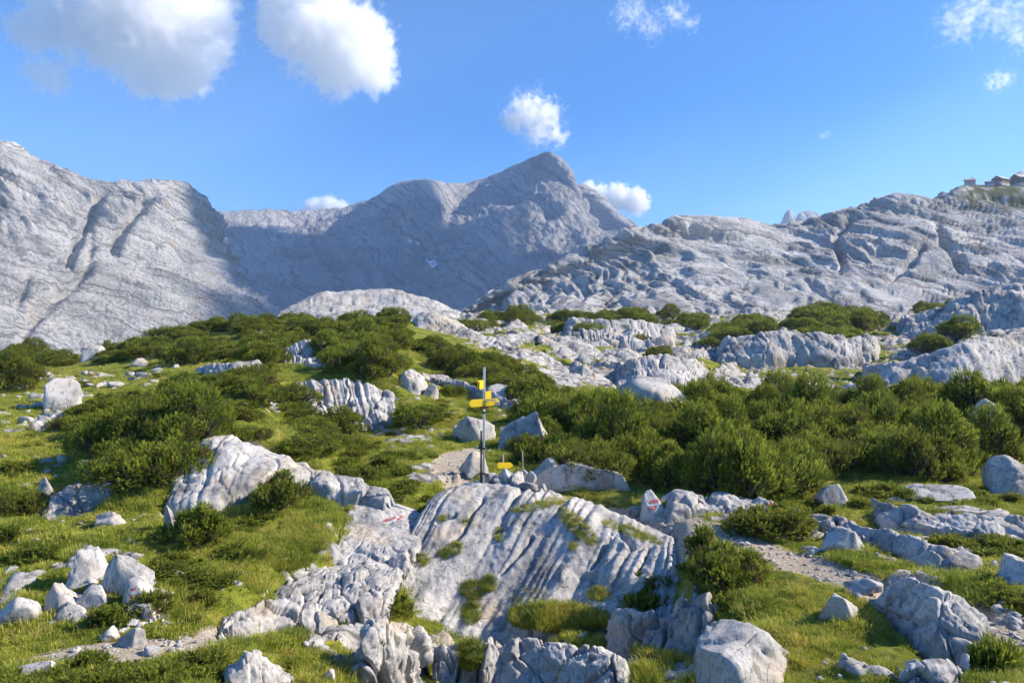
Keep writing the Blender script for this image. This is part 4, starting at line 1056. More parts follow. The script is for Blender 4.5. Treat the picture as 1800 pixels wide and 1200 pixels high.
for uv, lb, gr in [([(820,575),(940,572),(930,556),(850,558)], 'far pine shrub on the crest just right of the knoll', 'far pines right of the knoll'),
                   ([(970,575),(1030,592),(1110,592),(1120,562),(1060,552),(985,556)], 'far pine shrub in the middle clump above the karst field', 'far pines above the karst field'),
                   ([(1120,574),(1230,574),(1225,558),(1130,556)], 'far pine shrub beside the white boulder on the crest', 'far pines by the white boulder'),
                   ([(1385,575),(1430,598),(1480,592),(1560,562),(1520,552),(1400,554)], 'far pine shrub in the big dark clump on the right crest', 'far pines of the big right clump'),
                   ([(1610,550),(1700,545),(1800,525),(1900,515),(1900,522),(1800,535),(1700,552),(1620,558)], 'far pine shrub along the upper right skyline', 'far pines on the right skyline'),
                   ([(1270,602),(1350,600),(1340,580),(1275,585)], 'far pine shrub left of the big right clump', 'far pines left of the big clump')]:
    ALL += thicket(uv, 3.4, ['L'], 1.1, 1.7, lb, gr, (.7, 1.05))
ALL.sort(key=lambda q: -q[-1])
KEEP = 262
for q in ALL[:KEEP]: place_pine(*q[:9])
print('pines', len(ALL), round(time.time() - T0, 1))

# ------------------------------------------------------------------ geometry-node scattering for what nobody could count
def scatter(name, P, rot, scl, idx, protos, label, cat=None):
    me = bpy.data.meshes.new(name); me.vertices.add(len(P)); me.vertices.foreach_set('co', np.asarray(P, np.float32).ravel())
    for k, ty, arr in (('rot', 'FLOAT_VECTOR', rot), ('scl', 'FLOAT_VECTOR', scl)):
        me.attributes.new(k, ty, 'POINT').data.foreach_set('vector', np.asarray(arr, np.float32).ravel())
    me.attributes.new('idx', 'INT', 'POINT').data.foreach_set('value', np.asarray(idx, np.int32))
    col = bpy.data.collections.new(name + '_kinds')
    for k, pm in enumerate(protos):
        po = bpy.data.objects.new('%s_%02d' % (name, k), pm); col.objects.link(po)
    ng = bpy.data.node_groups.new(name, 'GeometryNodeTree')
    ng.interface.new_socket('Geometry', in_out='INPUT', socket_type='NodeSocketGeometry'); ng.interface.new_socket('Geometry', in_out='OUTPUT', socket_type='NodeSocketGeometry')
    N = ng.nodes; L = ng.links
    gi = N.new('NodeGroupInput'); go = N.new('NodeGroupOutput'); ci = N.new('GeometryNodeCollectionInfo'); ip = N.new('GeometryNodeInstanceOnPoints')
    ci.inputs['Collection'].default_value = col; ci.inputs['Separate Children'].default_value = True; ci.inputs['Reset Children'].default_value = True
    ip.inputs['Pick Instance'].default_value = True
    def na(k, ty):
        a = N.new('GeometryNodeInputNamedAttribute'); a.data_type = ty; a.inputs['Name'].default_value = k; return a.outputs['Attribute']
    L.new(gi.outputs[0], ip.inputs['Points']); L.new(ci.outputs[0], ip.inputs['Instance']); L.new(na('idx', 'INT'), ip.inputs['Instance Index'])
    L.new(na('rot', 'FLOAT_VECTOR'), ip.inputs['Rotation']); L.new(na('scl', 'FLOAT_VECTOR'), ip.inputs['Scale']); L.new(ip.outputs[0], go.inputs[0])
    o = link(name, me); md = o.modifiers.new('scatter', 'NODES'); md.node_group = ng
    return tag(o, label, cat, kind='stuff')

rest = ALL[KEEP:]
if rest:
    keys = ['L0', 'L1', 'L2', 'M0', 'M1', 'M2', 'S0', 'S1', 'S2']
    scatter('distant_pines', [q[:3] for q in rest], [(0, 0, q[5]) for q in rest], [(q[4], q[4], q[4] * q[8]) for q in rest], [keys.index(q[3]) for q in rest], [PINES[k][0] for k in keys], 'far cover of mountain pine shrubs on the knoll and crests')

# grass
def grass_material():
    t = NT('alpine_grass'); P = t.pos()
    rnd = t.n('ShaderNodeNewGeometry').outputs['Random Per Island']
    g = t.noise(P, 0.5, 4, 0.6)
    col = t.ramp(t.math('ADD', t.math('MULTIPLY', g, 0.75), t.math('MULTIPLY', rnd, 0.25)), [(0.30, (0.13, 0.20, 0.022)), (0.46, (0.33, 0.40, 0.04)), (0.66, (0.58, 0.52, 0.10))])
    pt = t.noise(P, 2.6, 4, 0.65)
    col = t.mix(t.math('MULTIPLY', t.step(0.52, 0.66, pt), 0.7), col, (0.50, 0.42, 0.12, 1))
    col = t.mix(t.math('MULTIPLY', t.step(0.50, 0.36, pt), 0.55), col, (0.09, 0.15, 0.018, 1))
    col = t.mix(t.step(0.84, 0.95, rnd), col, (0.46, 0.38, 0.20, 1))
    b = t.bsdf(col, 0.6, None, 0.2); tr = t.n('ShaderNodeBsdfTranslucent', ins={0: col})
    mx = t.n('ShaderNodeMixShader', ins={0: 0.35, 1: b.outputs[0], 2: tr.outputs[0]}); t.t.links.new(mx.outputs[0], t.out.inputs['Surface'])
    return t.m
M_grass = grass_material()
def tuft_mesh(seed, blades, rad, hgt, wid, lean=.55):
    rs = np.random.RandomState(seed); V = []; F = []
    for b in range(blades):
        a = rs.uniform(0, 6.283); r = rad * math.sqrt(rs.rand()); p = np.array((r * math.cos(a), r * math.sin(a), -.02))
        d = np.array((math.cos(a), math.sin(a), 0)) * rs.uniform(.1, lean) + rs.normal(size=3) * .18; d[2] = 0
        h = hgt * rs.uniform(.5, 1.15); s = np.array((-math.sin(a + rs.normal()), math.cos(a + rs.normal()), 0)); s /= np.linalg.norm(s) + 1e-6; s *= wid * rs.uniform(.7, 1.3)
        m = p + d * h * .35 + np.array((0, 0, h * .6)); e = p + d * h * 1.0 + np.array((0, 0, h * (.95 - .35 * np.linalg.norm(d))))
        o = len(V); V += [p - s, p + s, m + s * .7, m - s * .7, e]; F += [(o, o + 1, o + 2), (o, o + 2, o + 3), (o + 3, o + 2, o + 4)]
    return mesh_np('grass_tuft', np.array(V), np.array(F), M_grass, shade=False)
TUFTS = [tuft_mesh(31 + k, 110, .22, .085, .0045) for k in range(4)] + [tuft_mesh(41 + k, 110, .22, .14, .0048, .8) for k in range(3)]
rs = np.random.RandomState(5)
def grass_points(n, y0, y1, dens_pow):
    a = rs.uniform(-.80, .80, n); u = rs.rand(n)
    y = (y0 ** (1 - dens_pow) + u * (y1 ** (1 - dens_pow) - y0 ** (1 - dens_pow))) ** (1 / (1 - dens_pow))
    return a * y, y
gx, gy = grass_points(75000, 9.5, 60, 1.6)
gm = (1 - np.clip(mask_at(rock, gx, gy) * 1.5, 0, 1)) * (1 - np.clip(mask_at(path, gx, gy) * 1.6, 0, 1))
patch = fbm(np.c_[gx / 1.3, gy / 1.3, np.zeros(len(gx))], 3)
keep = (rs.rand(len(gx)) < gm * np.clip(.75 + 1.5 * patch, .12, 1))
gx, gy, patch = gx[keep], gy[keep], patch[keep]; gz = ground_z(gx, gy)
sc = rs.uniform(.65, 1.15, len(gx)) * (1 + gy / 60) * np.clip(.85 + .8 * patch, .45, 1.4)
scatter('grass', np.c_[gx, gy, gz], np.c_[rs.normal(0, .14, len(gx)), rs.normal(0, .14, len(gx)), rs.uniform(0, 6.28, len(gx))], np.c_[sc, sc, sc * rs.uniform(.8, 1.2, len(gx))],
        np.where(patch + rs.normal(0, .25, len(gx)) > .32, rs.randint(4, 7, len(gx)), rs.randint(0, 4, len(gx))), TUFTS, 'short yellow-green alpine grass over the hollow and slopes')
print('grass', len(gx), round(time.time() - T0, 1))
# ------------------------------------------------------------------ signpost, stakes, cairn
bpy.context.view_layer.update()
DG = bpy.context.evaluated_depsgraph_get()
def sight(u, v, objs):
    """where the sight line through a picture point meets one of the rocks"""
    o = Vector((0, 0, EYE)); d = Vector(((u - 900) / FOC, 1.0, -(v - 600) / FOC)).normalized(); best = None
    for ob in objs:
        M = ob.matrix_world; Mi = M.inverted()
        ok, loc, nor, fi = ob.ray_cast(Mi @ o, (Mi.to_3x3() @ d).normalized(), depsgraph=DG)
        if ok:
            w = M @ loc; t = (w - o).length; nw = (M.to_3x3() @ nor).normalized()
            if best is None or t < best[0]: best = (t, w, -nw if nw.dot(d) > 0 else nw, ob)
    return best
def top_z(x, y, ob):
    M = ob.matrix_world; Mi = M.inverted()
    ok, loc, nor, fi = ob.ray_cast(Mi @ Vector((x, y, 40)), Vector((0, 0, -1)), depsgraph=DG)
    return max((M @ loc).z if ok else -99, float(ground_z(x, y)))

def plain(name, col, rough=0.6, metal=0.0, var=0.12, scale=30, spec=0.4):
    t = NT(name); P = t.pos()
    n = t.noise(P, scale, 4)
    c = t.mix(t.math('MULTIPLY', t.step(.35, .75, n), var * 3), (*col, 1), tuple(x * .55 for x in col) + (1,))
    t.bsdf(c, rough, t.bump(n, .3, .002), spec, Metallic=metal)
    return t.m
M_steel = plain('galvanised_steel', (0.50, 0.51, 0.52), .42, .75, .1, 18)
M_clamp = plain('black_clamp', (0.02, 0.02, 0.022), .6)
M_dark = plain('dark_weathered_post', (0.045, 0.035, 0.03), .8)
M_yel = plain('yellow_sign_paint', (0.85, 0.56, 0.01), .45, 0, .06, 12)
M_black = plain('black_lettering', (0.02, 0.02, 0.02), .6)
M_white = plain('white_paint', (0.75, 0.75, 0.73), .6)
M_red = plain('red_paint', (0.62, 0.03, 0.035), .6)
M_fred = plain('faded_red_paint', (0.50, 0.13, 0.14), .85, 0, .3, 14)
M_fwhite = plain('faded_white_paint', (0.58, 0.57, 0.56), .85, 0, .2, 14)
M_wood = plain('grey_weathered_wood', (0.34, 0.30, 0.26), .85, 0, .18, 25)

def prism(name, poly, th, mat, parent, loc=(0, 0, 0), rot=(0, 0, 0)):
    """flat outline in x,z given a thickness along y, with bevelled rim"""
    bm = bmesh.new(); vs = [bm.verts.new((x, -th / 2, z)) for x, z in poly]; f = bm.faces.new(vs)
    r = bmesh.ops.extrude_face_region(bm, geom=[f]); bmesh.ops.translate(bm, vec=(0, th, 0), verts=[e for e in r['geom'] if isinstance(e, bmesh.types.BMVert)])
    bmesh.ops.recalc_face_normals(bm, faces=bm.faces[:])
    bmesh.ops.bevel(bm, geom=bm.edges[:], offset=th * .22, segments=1, affect='EDGES')
    me = bpy.data.meshes.new(name); bm.to_mesh(me); bm.free(); me.materials.append(mat)
    return link(name, me, parent, loc, rot)

def cyl(name, p0, p1, r0, r1, mat, parent, n=16):
    p0, p1 = np.array(p0, float), np.array(p1, float)
    ts = (0, .012, .5, .988, 1); pts = [p0 + (p1 - p0) * t for t in ts]; rad = [r0 * .8, r0, (r0 + r1) / 2, r1, r1 * .8]
    V, F = tube(pts, rad, n); V = list(V) + [p0, p1]; a = len(V) - 2
    F = [tuple(f) for f in F] + [(i, (i + 1) % n, a, a) for i in range(n)] + [((len(ts) - 1) * n + (i + 1) % n, (len(ts) - 1) * n + i, a + 1, a + 1) for i in range(n)]
    me = bpy.data.meshes.new(name); me.from_pydata([tuple(q) for q in V], [], [f if f[2] != f[3] else f[:3] for f in F]); me.materials.append(mat)
    for p in me.polygons: p.use_smooth = len(p.vertices) == 4
    return link(name, me, parent)

YP = 21.6; KP = YP / FOC
px_, pz = (850 - 900) * KP, top_z((850 - 900) * KP, YP, dome)
post = tag(empty('signpost', (px_, YP, pz)), 'tall steel signpost with yellow direction signs on top of the fluted dome', 'signpost')
def pv(v): return EYE - (v - 600) * KP - pz      # height on the post seen at picture row v
H = pv(643)
cyl('pole', (0, 0, -.15), (.02, 0, H), .036, .035, M_steel, post)
cyl('pole_cap', (.02, 0, H - .01), (.02, 0, H + .02), .039, .037, M_clamp, post)
cyl('support_post', (-.075, .02, -.15), (-.07, .02, pv(757)), .028, .025, M_dark, post)
for v in (788, 832):
    cl_ = prism('clamp', [(-.13, -.03), (.07, -.03), (.07, .03), (-.13, .03)], .12, M_clamp, post, (0, .0, pv(v)))
    cyl('bolt', (.07, -.02, 0), (.11, -.02, 0), .016, .016, M_clamp, cl_, 8)
def arrow(sx, ln, h, tip): return [(0, -h / 2), (sx * (ln - tip), -h / 2), (sx * ln, 0), (sx * (ln - tip), h / 2), (0, h / 2)][::sx]
for v in (703,): prism('bracket', [(-.36, -.016), (.36, -.016), (.36, .016), (-.36, .016)], .03, M_steel, post, (.01, -.055, pv(v)))
sgn = prism('sign_arm', arrow(-1, .46, .215, .08), .018, M_yel, post, (-.005, -.062, pv(707)), (0, R(-2), R(26)))
sgn = prism('sign_arm', arrow(1, .46, .20, .04), .018, M_yel, post, (.03, -.068, pv(707.5)), (0, R(-4), R(22)))
pl = prism('number_plate', [(0, -.055), (.11, -.055), (.11, .055), (0, .055)], .012, M_white, sgn, (.36, -.018, -.06))

for z in (.026, -.03): prism('stripe', [(.006, -.015), (.104, -.015), (.104, .015), (.006, .015)], .006, M_black, sgn, (.36, -.028, -.06 + z))
for dx, rz in ((-.045, 58), (-.105, 62)):
    prism('sign_panel', [(-.13, -.125), (.13, -.125), (.13, .125), (-.13, .125)], .016, M_yel, post, (dx, -.10, pv(675.5)), (0, 0, R(rz)))
prism('bracket', [(-.10, -.013), (.02, -.013), (.02, .013), (-.10, .013)], .03, M_steel, post, (-.03, -.03, pv(669)))
prism('sign_panel', [(0, -.115), (.21, -.10), (.21, .125), (0, .10)], .016, M_yel, post, (.045, -.03, pv(694)), (0, 0, R(32)))
cyl('red_band', (.010, 0, pv(719)), (.011, 0, pv(713)), .040, .040, M_red, post)
cyl('white_band', (.010, 0, pv(722.5)), (.010, 0, pv(719.2)), .0395, .0395, M_white, post)
cyl('black_band', (.009, 0, pv(727)), (.010, 0, pv(723)), .040, .040, M_clamp, post)

def stake(u, vb, ut, vt, Y, label, r):
    k = Y / FOC; x = (u - 900) * k; z = top_z(x, Y, dome); s = tag(empty('wooden_stake', (x, Y, z)), label, 'stake')
    tip = ((ut - u) * k, 0.02, EYE - (vt - 600) * k - z); cyl('shaft', (0, 0, -.2), tip, r, r * .8, M_wood, s, 9); return s, tip, k
s1, tip, k = stake(889, 846, 883, 798, 21.9, 'leaning wooden stake with a small yellow arrow sign on the cairn', .036)
zz = EYE - (820 - 600) * k - s1.location.z
prism('sign_arm', [(-.20, -.085), (.20, -.085), (.30, 0), (.20, .085), (-.20, .085)], .016, M_yel, s1, (tip[0] * .55, -.05, zz + .05), (0, R(4), R(24)))
stake(920, 846, 918, 791, 22.2, 'thin bare wooden stake at the right side of the cairn', .024)

cairn = [(861, 852, 26, 18, 'leftmost grey stone of the cairn at the foot of the signpost'), (874, 856, 22, 11, 'flat stone low in the cairn beside the signpost'), (888, 850, 32, 26, 'largest stone of the cairn holding the leaning stake'), (905, 853, 32, 24, 'broad front stone in the middle of the cairn'),
         (918, 848, 26, 22, 'upper right stone of the cairn beside the thin stake'), (932, 850, 22, 22, 'upright stone at the right end of the cairn'), (906, 866, 20, 11, 'small stone below the front of the cairn'), (925, 866, 38, 15, 'flat pale stone under the right side of the cairn'), (956, 865, 18, 11, 'small square stone lying apart right of the cairn'), (898, 842, 22, 14, 'top stone of the cairn behind the leaning stake')]
for i, (u, v, w, h, lb) in enumerate(cairn):
    Y = 21.5 + .02 * (866 - v) + (.35 if h in (22, 14) else 0); k = Y / FOC; x = (u - 900) * k
    P, F = rock_shape(400 + i, (w * k * 1.05, w * k * .85, h * k * 1.25), 3, 3.0, 12, .08, .03)
    z = EYE - (v - 600) * k + h * k * .42; z = max(z, top_z(x, Y, dome) + h * k * .25)
    tag(link('cairn_stone', mesh_np('cairn_stone', P, F, M_boulder), loc=(x, Y, z), rot=(0, 0, i * 1.3)), lb, 'stone', 'stones of the cairn')

# ------------------------------------------------------------------ trail marks painted on the rocks
def paint(u0, v0, shapes, target, name='paint_mark'):
    """paint film following the rock: quads of a small grid dropped on the surface"""
    for mat, poly in shapes:
        poly = np.array(poly, float); lo, hi = poly.min(0), poly.max(0); n = 26
        gu, gv = np.meshgrid(np.linspace(lo[0], hi[0], n), np.linspace(lo[1], hi[1], n)); pts = np.c_[gu.ravel(), gv.ravel()]
        jit = fbm(np.c_[pts / 3.0, np.zeros(len(pts))], 2)[:, None] * .7
        inside = in_poly(pts + jit, poly); idx = {}; V = []; F = []
        M = target.matrix_world.inverted()
        for q, (pu, pv2) in enumerate(pts):
            if not inside[q]: continue
            h = sight(u0 + pu, v0 + pv2, [target])
            if h is None: continue
            idx[q] = len(V); V.append(tuple(M @ (h[1] + h[2] * .006)))
        for r_ in range(n - 1):
            for c_ in range(n - 1):
                q = r_ * n + c_; f = [q, q + n, q + n + 1, q + 1]
                if all(x in idx for x in f): F.append([idx[x] for x in f])
        if F:
            me = bpy.data.meshes.new(name); me.from_pydata(V, [], F); me.materials.append(mat); link(name, me, target)
paint(690, 912, [(M_fred, [(-18, 2), (6, -5), (8, -2), (-16, 6)]), (M_fwhite, [(-17, 7), (8, 0), (10, 3), (-14, 10)]), (M_fred, [(8, -9), (20, -5), (10, 4), (7, 1), (13, -4)]), (M_fwhite, [(2, -8), (9, -9), (14, -4), (8, 0)])], arrow_slab)
paint(233, 1042, [(M_fred, [(-4, -8), (6, -10), (6, -5), (-3, -3)]), (M_fwhite, [(-5, -3), (6, -5), (6, 3), (-5, 4)]), (M_fred, [(-6, 5), (7, 3), (7, 9), (-5, 9)])], trail_rock)
paint(266, 1078, [(M_fred, [(-8, 0), (-2, -3), (2, 8), (-2, 9)]), (M_fwhite, [(-2, -3), (5, -6), (10, 4), (2, 8)]), (M_fred, [(5, -8), (12, -6), (14, 0), (9, 2)])], trail_rock2)
paint(1150, 885, [(M_fred, [(-8, -6), (6, -8), (9, -2), (-9, 0)]), (M_fwhite, [(-8, 0), (8, -2), (7, 3), (-9, 4)]), (M_fred, [(-9, 5), (5, 4), (3, 10), (-8, 11)])], marked_rock)
paint(1352, 886, [(M_fred, [(-9, -2), (9, -3), (8, 2), (-8, 2)])], marked_ledge)

# ------------------------------------------------------------------ turf cushions rooted in the joints of the dome and other rocks
CUSH = [tuft_mesh(61 + k, 34, .12, .10 + .02 * k, .0045, .7) for k in range(5)]
def cushion(u, v, w, h, label, targets, dens=1.0, tall=1.0, ang=0.0, cat='grass tuft', nm='grass_tuft', group=None):
    r = random.Random(int(u * 7 + v)); V = []; F = []; n = int(max(8, w * h / 14 * dens)); first = None
    c, s = math.cos(ang), math.sin(ang)
    for _ in range(n):
        a = r.uniform(0, 6.283); q = math.sqrt(r.random()); du, dv = q * w / 2 * math.cos(a), q * h / 2 * math.sin(a)
        hit = sight(u + c * du - s * dv, v + s * du + c * dv, targets)
        if hit is None: continue
        p = np.array(hit[1]) - np.array(hit[2]) * .02
        if first is None: first = p
        me = CUSH[r.randrange(0, 5)]; k = len(me.vertices); co = np.zeros(k * 3, np.float32); me.vertices.foreach_get('co', co); co = co.reshape(-1, 3)
        sc = r.uniform(.45, .95) * tall; an = r.uniform(0, 6.28); R2 = np.array(((math.cos(an), -math.sin(an), 0), (math.sin(an), math.cos(an), 0), (0, 0, 1)))
        nrm = np.array(hit[2]); co = (co * sc) @ R2.T + np.outer(co[:, 2] * sc, nrm * .5)
        f = np.zeros(len(me.polygons) * 3, np.int32); me.polygons.foreach_get('vertices', f)
        F.append(f.reshape(-1, 3) + sum(len(x) for x in V)); V.append(co + p)
    if V:
        return tag(link(nm, mesh_np(nm, np.concatenate(V) - first, np.concatenate(F), M_grass, shade=False), loc=first), label, cat, group)
cushion(952, 886, 110, 16, 'yellow-green grass strip along the top edge of the dome right of the cairn', [dome], 1.4, .8, -.22, 'grass patch', 'grass_patch')
cushion(1016, 925, 95, 28, 'moss and grass patch in the joint on the upper right of the dome', [dome], 1.4, .8, .75, 'grass patch', 'grass_patch')
cushion(1110, 935, 110, 16, 'grass strip along the right shoulder of the dome', [dome, ground], 1.3, .8, .35, 'grass patch', 'grass_patch')
cushion(983, 1086, 180, 52, 'thick shaded grass bank at the foot of the dome', [dome, ground], 1.1, 1.5, .05, 'grass patch', 'grass_patch')
cushion(1155, 1140, 120, 40, 'grass bank between the rocks below the right of the dome', [ground], 1.2, 1.4, .2, 'grass patch', 'grass_patch')
for u, v, w, h, lb in [(779, 910, 18, 12, 'small grass tuft highest on the left half of the dome'), (818, 915, 14, 13, 'small tuft in the slanting joint near the dome top'), (800, 961, 24, 24, 'round straw-coloured tuft in the middle of the dome'), (876, 938, 16, 26, 'tuft in the dark joint right of the dome centre'),
                       (725, 961, 14, 26, 'dark tuft in the groove at the left side of the dome'), (716, 990, 26, 18, 'grass tuft low on the left side of the dome'), (744, 982, 18, 26, 'dark tuft right of the low left tuft on the dome'), (781, 973, 18, 20, 'shaded tuft left below the straw-coloured tuft'), (832, 1036, 46, 36, 'large grass tuft in the lower middle of the dome'),
                       (860, 1024, 26, 30, 'tall tuft right above the large tuft of the dome'), (828, 1076, 34, 40, 'bright grass tuft below the large tuft at the dome foot'), (1007, 959, 14, 18, 'little tuft beside the mossy joint of the dome'), (1053, 1043, 40, 26, 'dark tuft in the hollow at the lower right of the dome')]:
    cushion(u, v, w, h, lb, [dome], 1.6, .85)
cushion(828, 1150, 44, 52, 'bright grass tuft between the leaning block and the wedged rock', [ground] + [o for o in C.objects if o.name.startswith(('boulder', 'rock_ledge'))], 1.5, 1.2)
cushion(540, 935, 90, 60, 'grassy cushion bank left of the painted slab', [arrow_slab, ground], 1.2, 1.3, .4, 'grass patch', 'grass_patch')
cushion(585, 880, 80, 34, 'yellow turf bank along the top of the painted slab', [arrow_slab, ground], 1.2, 1.1, .3, 'grass patch', 'grass_patch')
cushion(500, 970, 90, 60, 'mossy hummocks on the bank below the round bright shrub', [arrow_slab, ground], 1.1, 1.4, .2, 'grass patch', 'grass_patch')

# ------------------------------------------------------------------ loose stones
STONES = []
for k in range(10):
    P, F = rock_shape(700 + k, (1, .8, .62), 3, 2.8, 10, .10, .03); STONES.append(mesh_np('stone', P, F, M_boulder))
rng2 = random.Random(29)
def stones(n, uv, lo, hi, label, group, flat=(.6, 1.1)):
    poly = np.array([on_ground(*q)[:2] for q in uv]); a, b = poly.min(0), poly.max(0); m = 0; tries = 0
    while m < n and tries < n * 60:
        tries += 1; p = np.array((rng2.uniform(a[0], b[0]), rng2.uniform(a[1], b[1])))
        if not in_poly(p[None], poly)[0]: continue
        s = (lo + (hi - lo) * rng2.random() ** 2.2); m += 1
        o = link('stone', STONES[rng2.randrange(10)], loc=(p[0], p[1], float(ground_z(*p)) + .12 * s), rot=(rng2.uniform(-.3, .3), rng2.uniform(-.3, .3), rng2.uniform(0, 6.28)), scale=(s * rng2.uniform(.8, 1.3), s, s * rng2.uniform(*flat)))
        tag(o, label, 'stone', group)
stones(62, [(0,680),(60,662),(190,655),(230,690),(150,730),(120,800),(60,830),(0,820)], .22, 1.0, 'pale limestone stone scattered on the upper left slope', 'stones on the left slope')
stones(22, [(150,660),(260,640),(330,640),(300,668),(240,690),(170,690)], .3, 1.2, 'pale stone in the rubble at the foot of the knoll', 'stones at the foot of the knoll')
stones(18, [(60,820),(130,790),(180,800),(120,850),(40,870)], .15, .55, 'stone on the grass above the left hollow', 'stones above the left hollow')
stones(12, [(60,890),(250,880),(250,960),(40,980)], .10, .30, 'small stone in the shaded grass of the left hollow', 'stones in the left hollow')
stones(30, [(90,1165),(90,1145),(220,1120),(330,1110),(430,1075),(500,1065),(490,1090),(430,1110),(330,1145),(220,1165)], .08, .32, 'small stone along the lower left path', 'stones along the lower left path')
stones(14, [(215,1120),(215,1085),(300,1075),(320,1110)], .08, .26, 'small stone in front of the painted trail rocks', 'stones by the painted rocks')
stones(24, [(560,1130),(470,1090),(560,1060),(640,1070),(650,1110)], .10, .42, 'grey stone at the foot of the rubble slope', 'stones at the rubble foot')
stones(24, [(640,790),(700,755),(790,752),(790,772),(720,790)], .12, .45, 'pale stone on the grass flat left of the upper path', 'stones on the grass flat')
stones(34, [(1600,1045),(1690,1035),(1800,1080),(1860,1110),(1800,1120),(1690,1080)], .06, .30, 'stone in the gravel strip above the lower right ledge', 'stones of the right gravel strip')
stones(26, [(1130,905),(1280,950),(1420,985),(1540,1018),(1520,1030),(1400,1000),(1250,965),(1120,920)], .06, .26, 'stone at the edge of the upper right path', 'stones along the upper right path')
stones(12, [(420,1200),(600,1170),(620,1200),(520,1215)], .10, .34, 'grey stone in the shaded grass at the bottom edge', 'stones at the bottom edge')
stones(20, [(1260,655),(1400,640),(1560,650),(1500,672),(1300,672)], .25, .8, 'far pale stone on the green flat above the thicket', 'far stones on the green flat')

# gravel on paths and bare spots: far too many to count
gx, gy = grass_points(90000, 9.5, 75, 1.5)
gm = np.clip(mask_at(path, gx, gy), 0, 1) * .28 + np.clip(mask_at(rock, gx, gy), 0, 1) * .25 * (gy < 60) + .02
kp = rs.rand(len(gx)) < gm; gx, gy = gx[kp], gy[kp]
sg = rs.lognormal(-3.4, .6, len(gx)) * (1 + gy / 50)
PEB = []
for k in range(6):
    P, F = rock_shape(800 + k, (1, .85, .6), 2, 2.6, 8, .1, 0); PEB.append(mesh_np('pebble', P, F, M_boulder))
scatter('gravel', np.c_[gx, gy, ground_z(gx, gy) + .1 * sg], rs.uniform(-3, 3, (len(gx), 3)) * np.array((.1, .1, 1)), np.c_[sg * rs.uniform(.8, 1.4, len(gx)), sg, sg * rs.uniform(.7, 1.1, len(gx))], rs.randint(0, 6, len(gx)), PEB, 'loose pale gravel on the paths and bare patches')
print('small things', len(gx), round(time.time() - T0, 1))

# dwarf heath: knee-low dark cushions between the grass, too many to count
gx, gy = grass_points(5200, 10, 55, 1.5)
hn = fbm(np.c_[gx / 2.6, gy / 2.6, np.full(len(gx), 21.0)], 3)
gm = (1 - np.clip(mask_at(path, gx, gy) * 2, 0, 1)) * smooth(.10, .35, hn)
kp = rs.rand(len(gx)) < gm; gx, gy, hn = gx[kp], gy[kp], hn[kp]; sh = rs.uniform(.25, .75, len(gx)) * (1 + gy / 80)
scatter('dwarf_heath', np.c_[gx, gy, ground_z(gx, gy) - .03], np.c_[np.zeros(len(gx)), np.zeros(len(gx)), rs.uniform(0, 6.28, len(gx))], np.c_[sh, sh, sh * rs.uniform(.35, .8, len(gx))], rs.randint(0, 3, len(gx)), [PINES[k][0] for k in ('S0', 'S1', 'S2')], 'low dark heath and dwarf shrubs between the grass')
print('heath', len(gx))
# ------------------------------------------------------------------ huts on the right-hand ridge
M_wall = plain('hut_dark_timber', (0.16, 0.11, 0.08), .9, 0, .2, 1.5)
M_stone_w = plain('hut_pink_shingle', (0.44, 0.27, 0.22), .9, 0, .15, 2)
M_base = plain('hut_stone_base', (0.42, 0.40, 0.38), .9, 0, .15, 2)
M_roof = plain('hut_grey_metal_roof', (0.50, 0.45, 0.43), .5, 0, .1, 1)
M_blue = plain('hut_blue_cladding', (0.10, 0.11, 0.22), .7, 0, .1, 1)
M_pane = plain('hut_window_glass', (0.06, 0.08, 0.12), .15, 0, .05, 1)
M_frame = plain('hut_window_frame', (0.62, 0.60, 0.56), .7, 0, .05, 1)
def boxm(name, c, s, mat, parent, rot=(0, 0, 0)):
    bm = bmesh.new(); bmesh.ops.create_cube(bm, size=1.0)
    for v in bm.verts: v.co = Vector((v.co.x * s[0], v.co.y * s[1], v.co.z * s[2]))
    bmesh.ops.bevel(bm, geom=bm.edges[:], offset=min(s) * .04, segments=1, affect='EDGES')
    me = bpy.data.meshes.new(name); bm.to_mesh(me); bm.free(); me.materials.append(mat)
    return link(name, me, parent, c, rot)
def gable_roof(name, wx, wy, rise, over, th, mat, parent, z):
    o = over; prof = [(-wx / 2 - o, -o * rise / (wx / 2)), (0, rise), (wx / 2 + o, -o * rise / (wx / 2)), (wx / 2 + o, -o * rise / (wx / 2) - th), (0, rise - th), (-wx / 2 - o, -o * rise / (wx / 2) - th)]
    me = bpy.data.meshes.new(name); V = [(x, -wy / 2 - o, h) for x, h in prof] + [(x, wy / 2 + o, h) for x, h in prof]
    F = [(5, 4, 3, 2, 1, 0)[::-1], (6, 7, 8, 9, 10, 11)[::-1]] + [(i, (i + 1) % 6, (i + 1) % 6 + 6, i + 6) for i in range(6)]
    me.from_pydata(V, [], F); me.materials.append(mat); return link(name, me, parent, (0, 0, z + th))
def gable_wall(name, wx, wy, h, rise, mat, parent):
    me = bpy.data.meshes.new(name); pr = [(-wx / 2, -3), (wx / 2, -3), (wx / 2, h), (0, h + rise), (-wx / 2, h)]
    V = [(x, -wy / 2, z) for x, z in pr] + [(x, wy / 2, z) for x, z in pr]
    me.from_pydata(V, [], [(0, 1, 2, 3, 4), (9, 8, 7, 6, 5)] + [(i, i + 5, (i + 1) % 5 + 5, (i + 1) % 5) for i in range(5)]); me.materials.append(mat)
    return link(name, me, parent)
def window(parent, x, y, z, w, h, rz=0.0):
    f = boxm('window', (x, y, z), (w + .3, .16, h + .3), M_frame, parent, (0, 0, rz)); boxm('pane', (0, -.07, 0), (w, .1, h), M_pane, f); return f
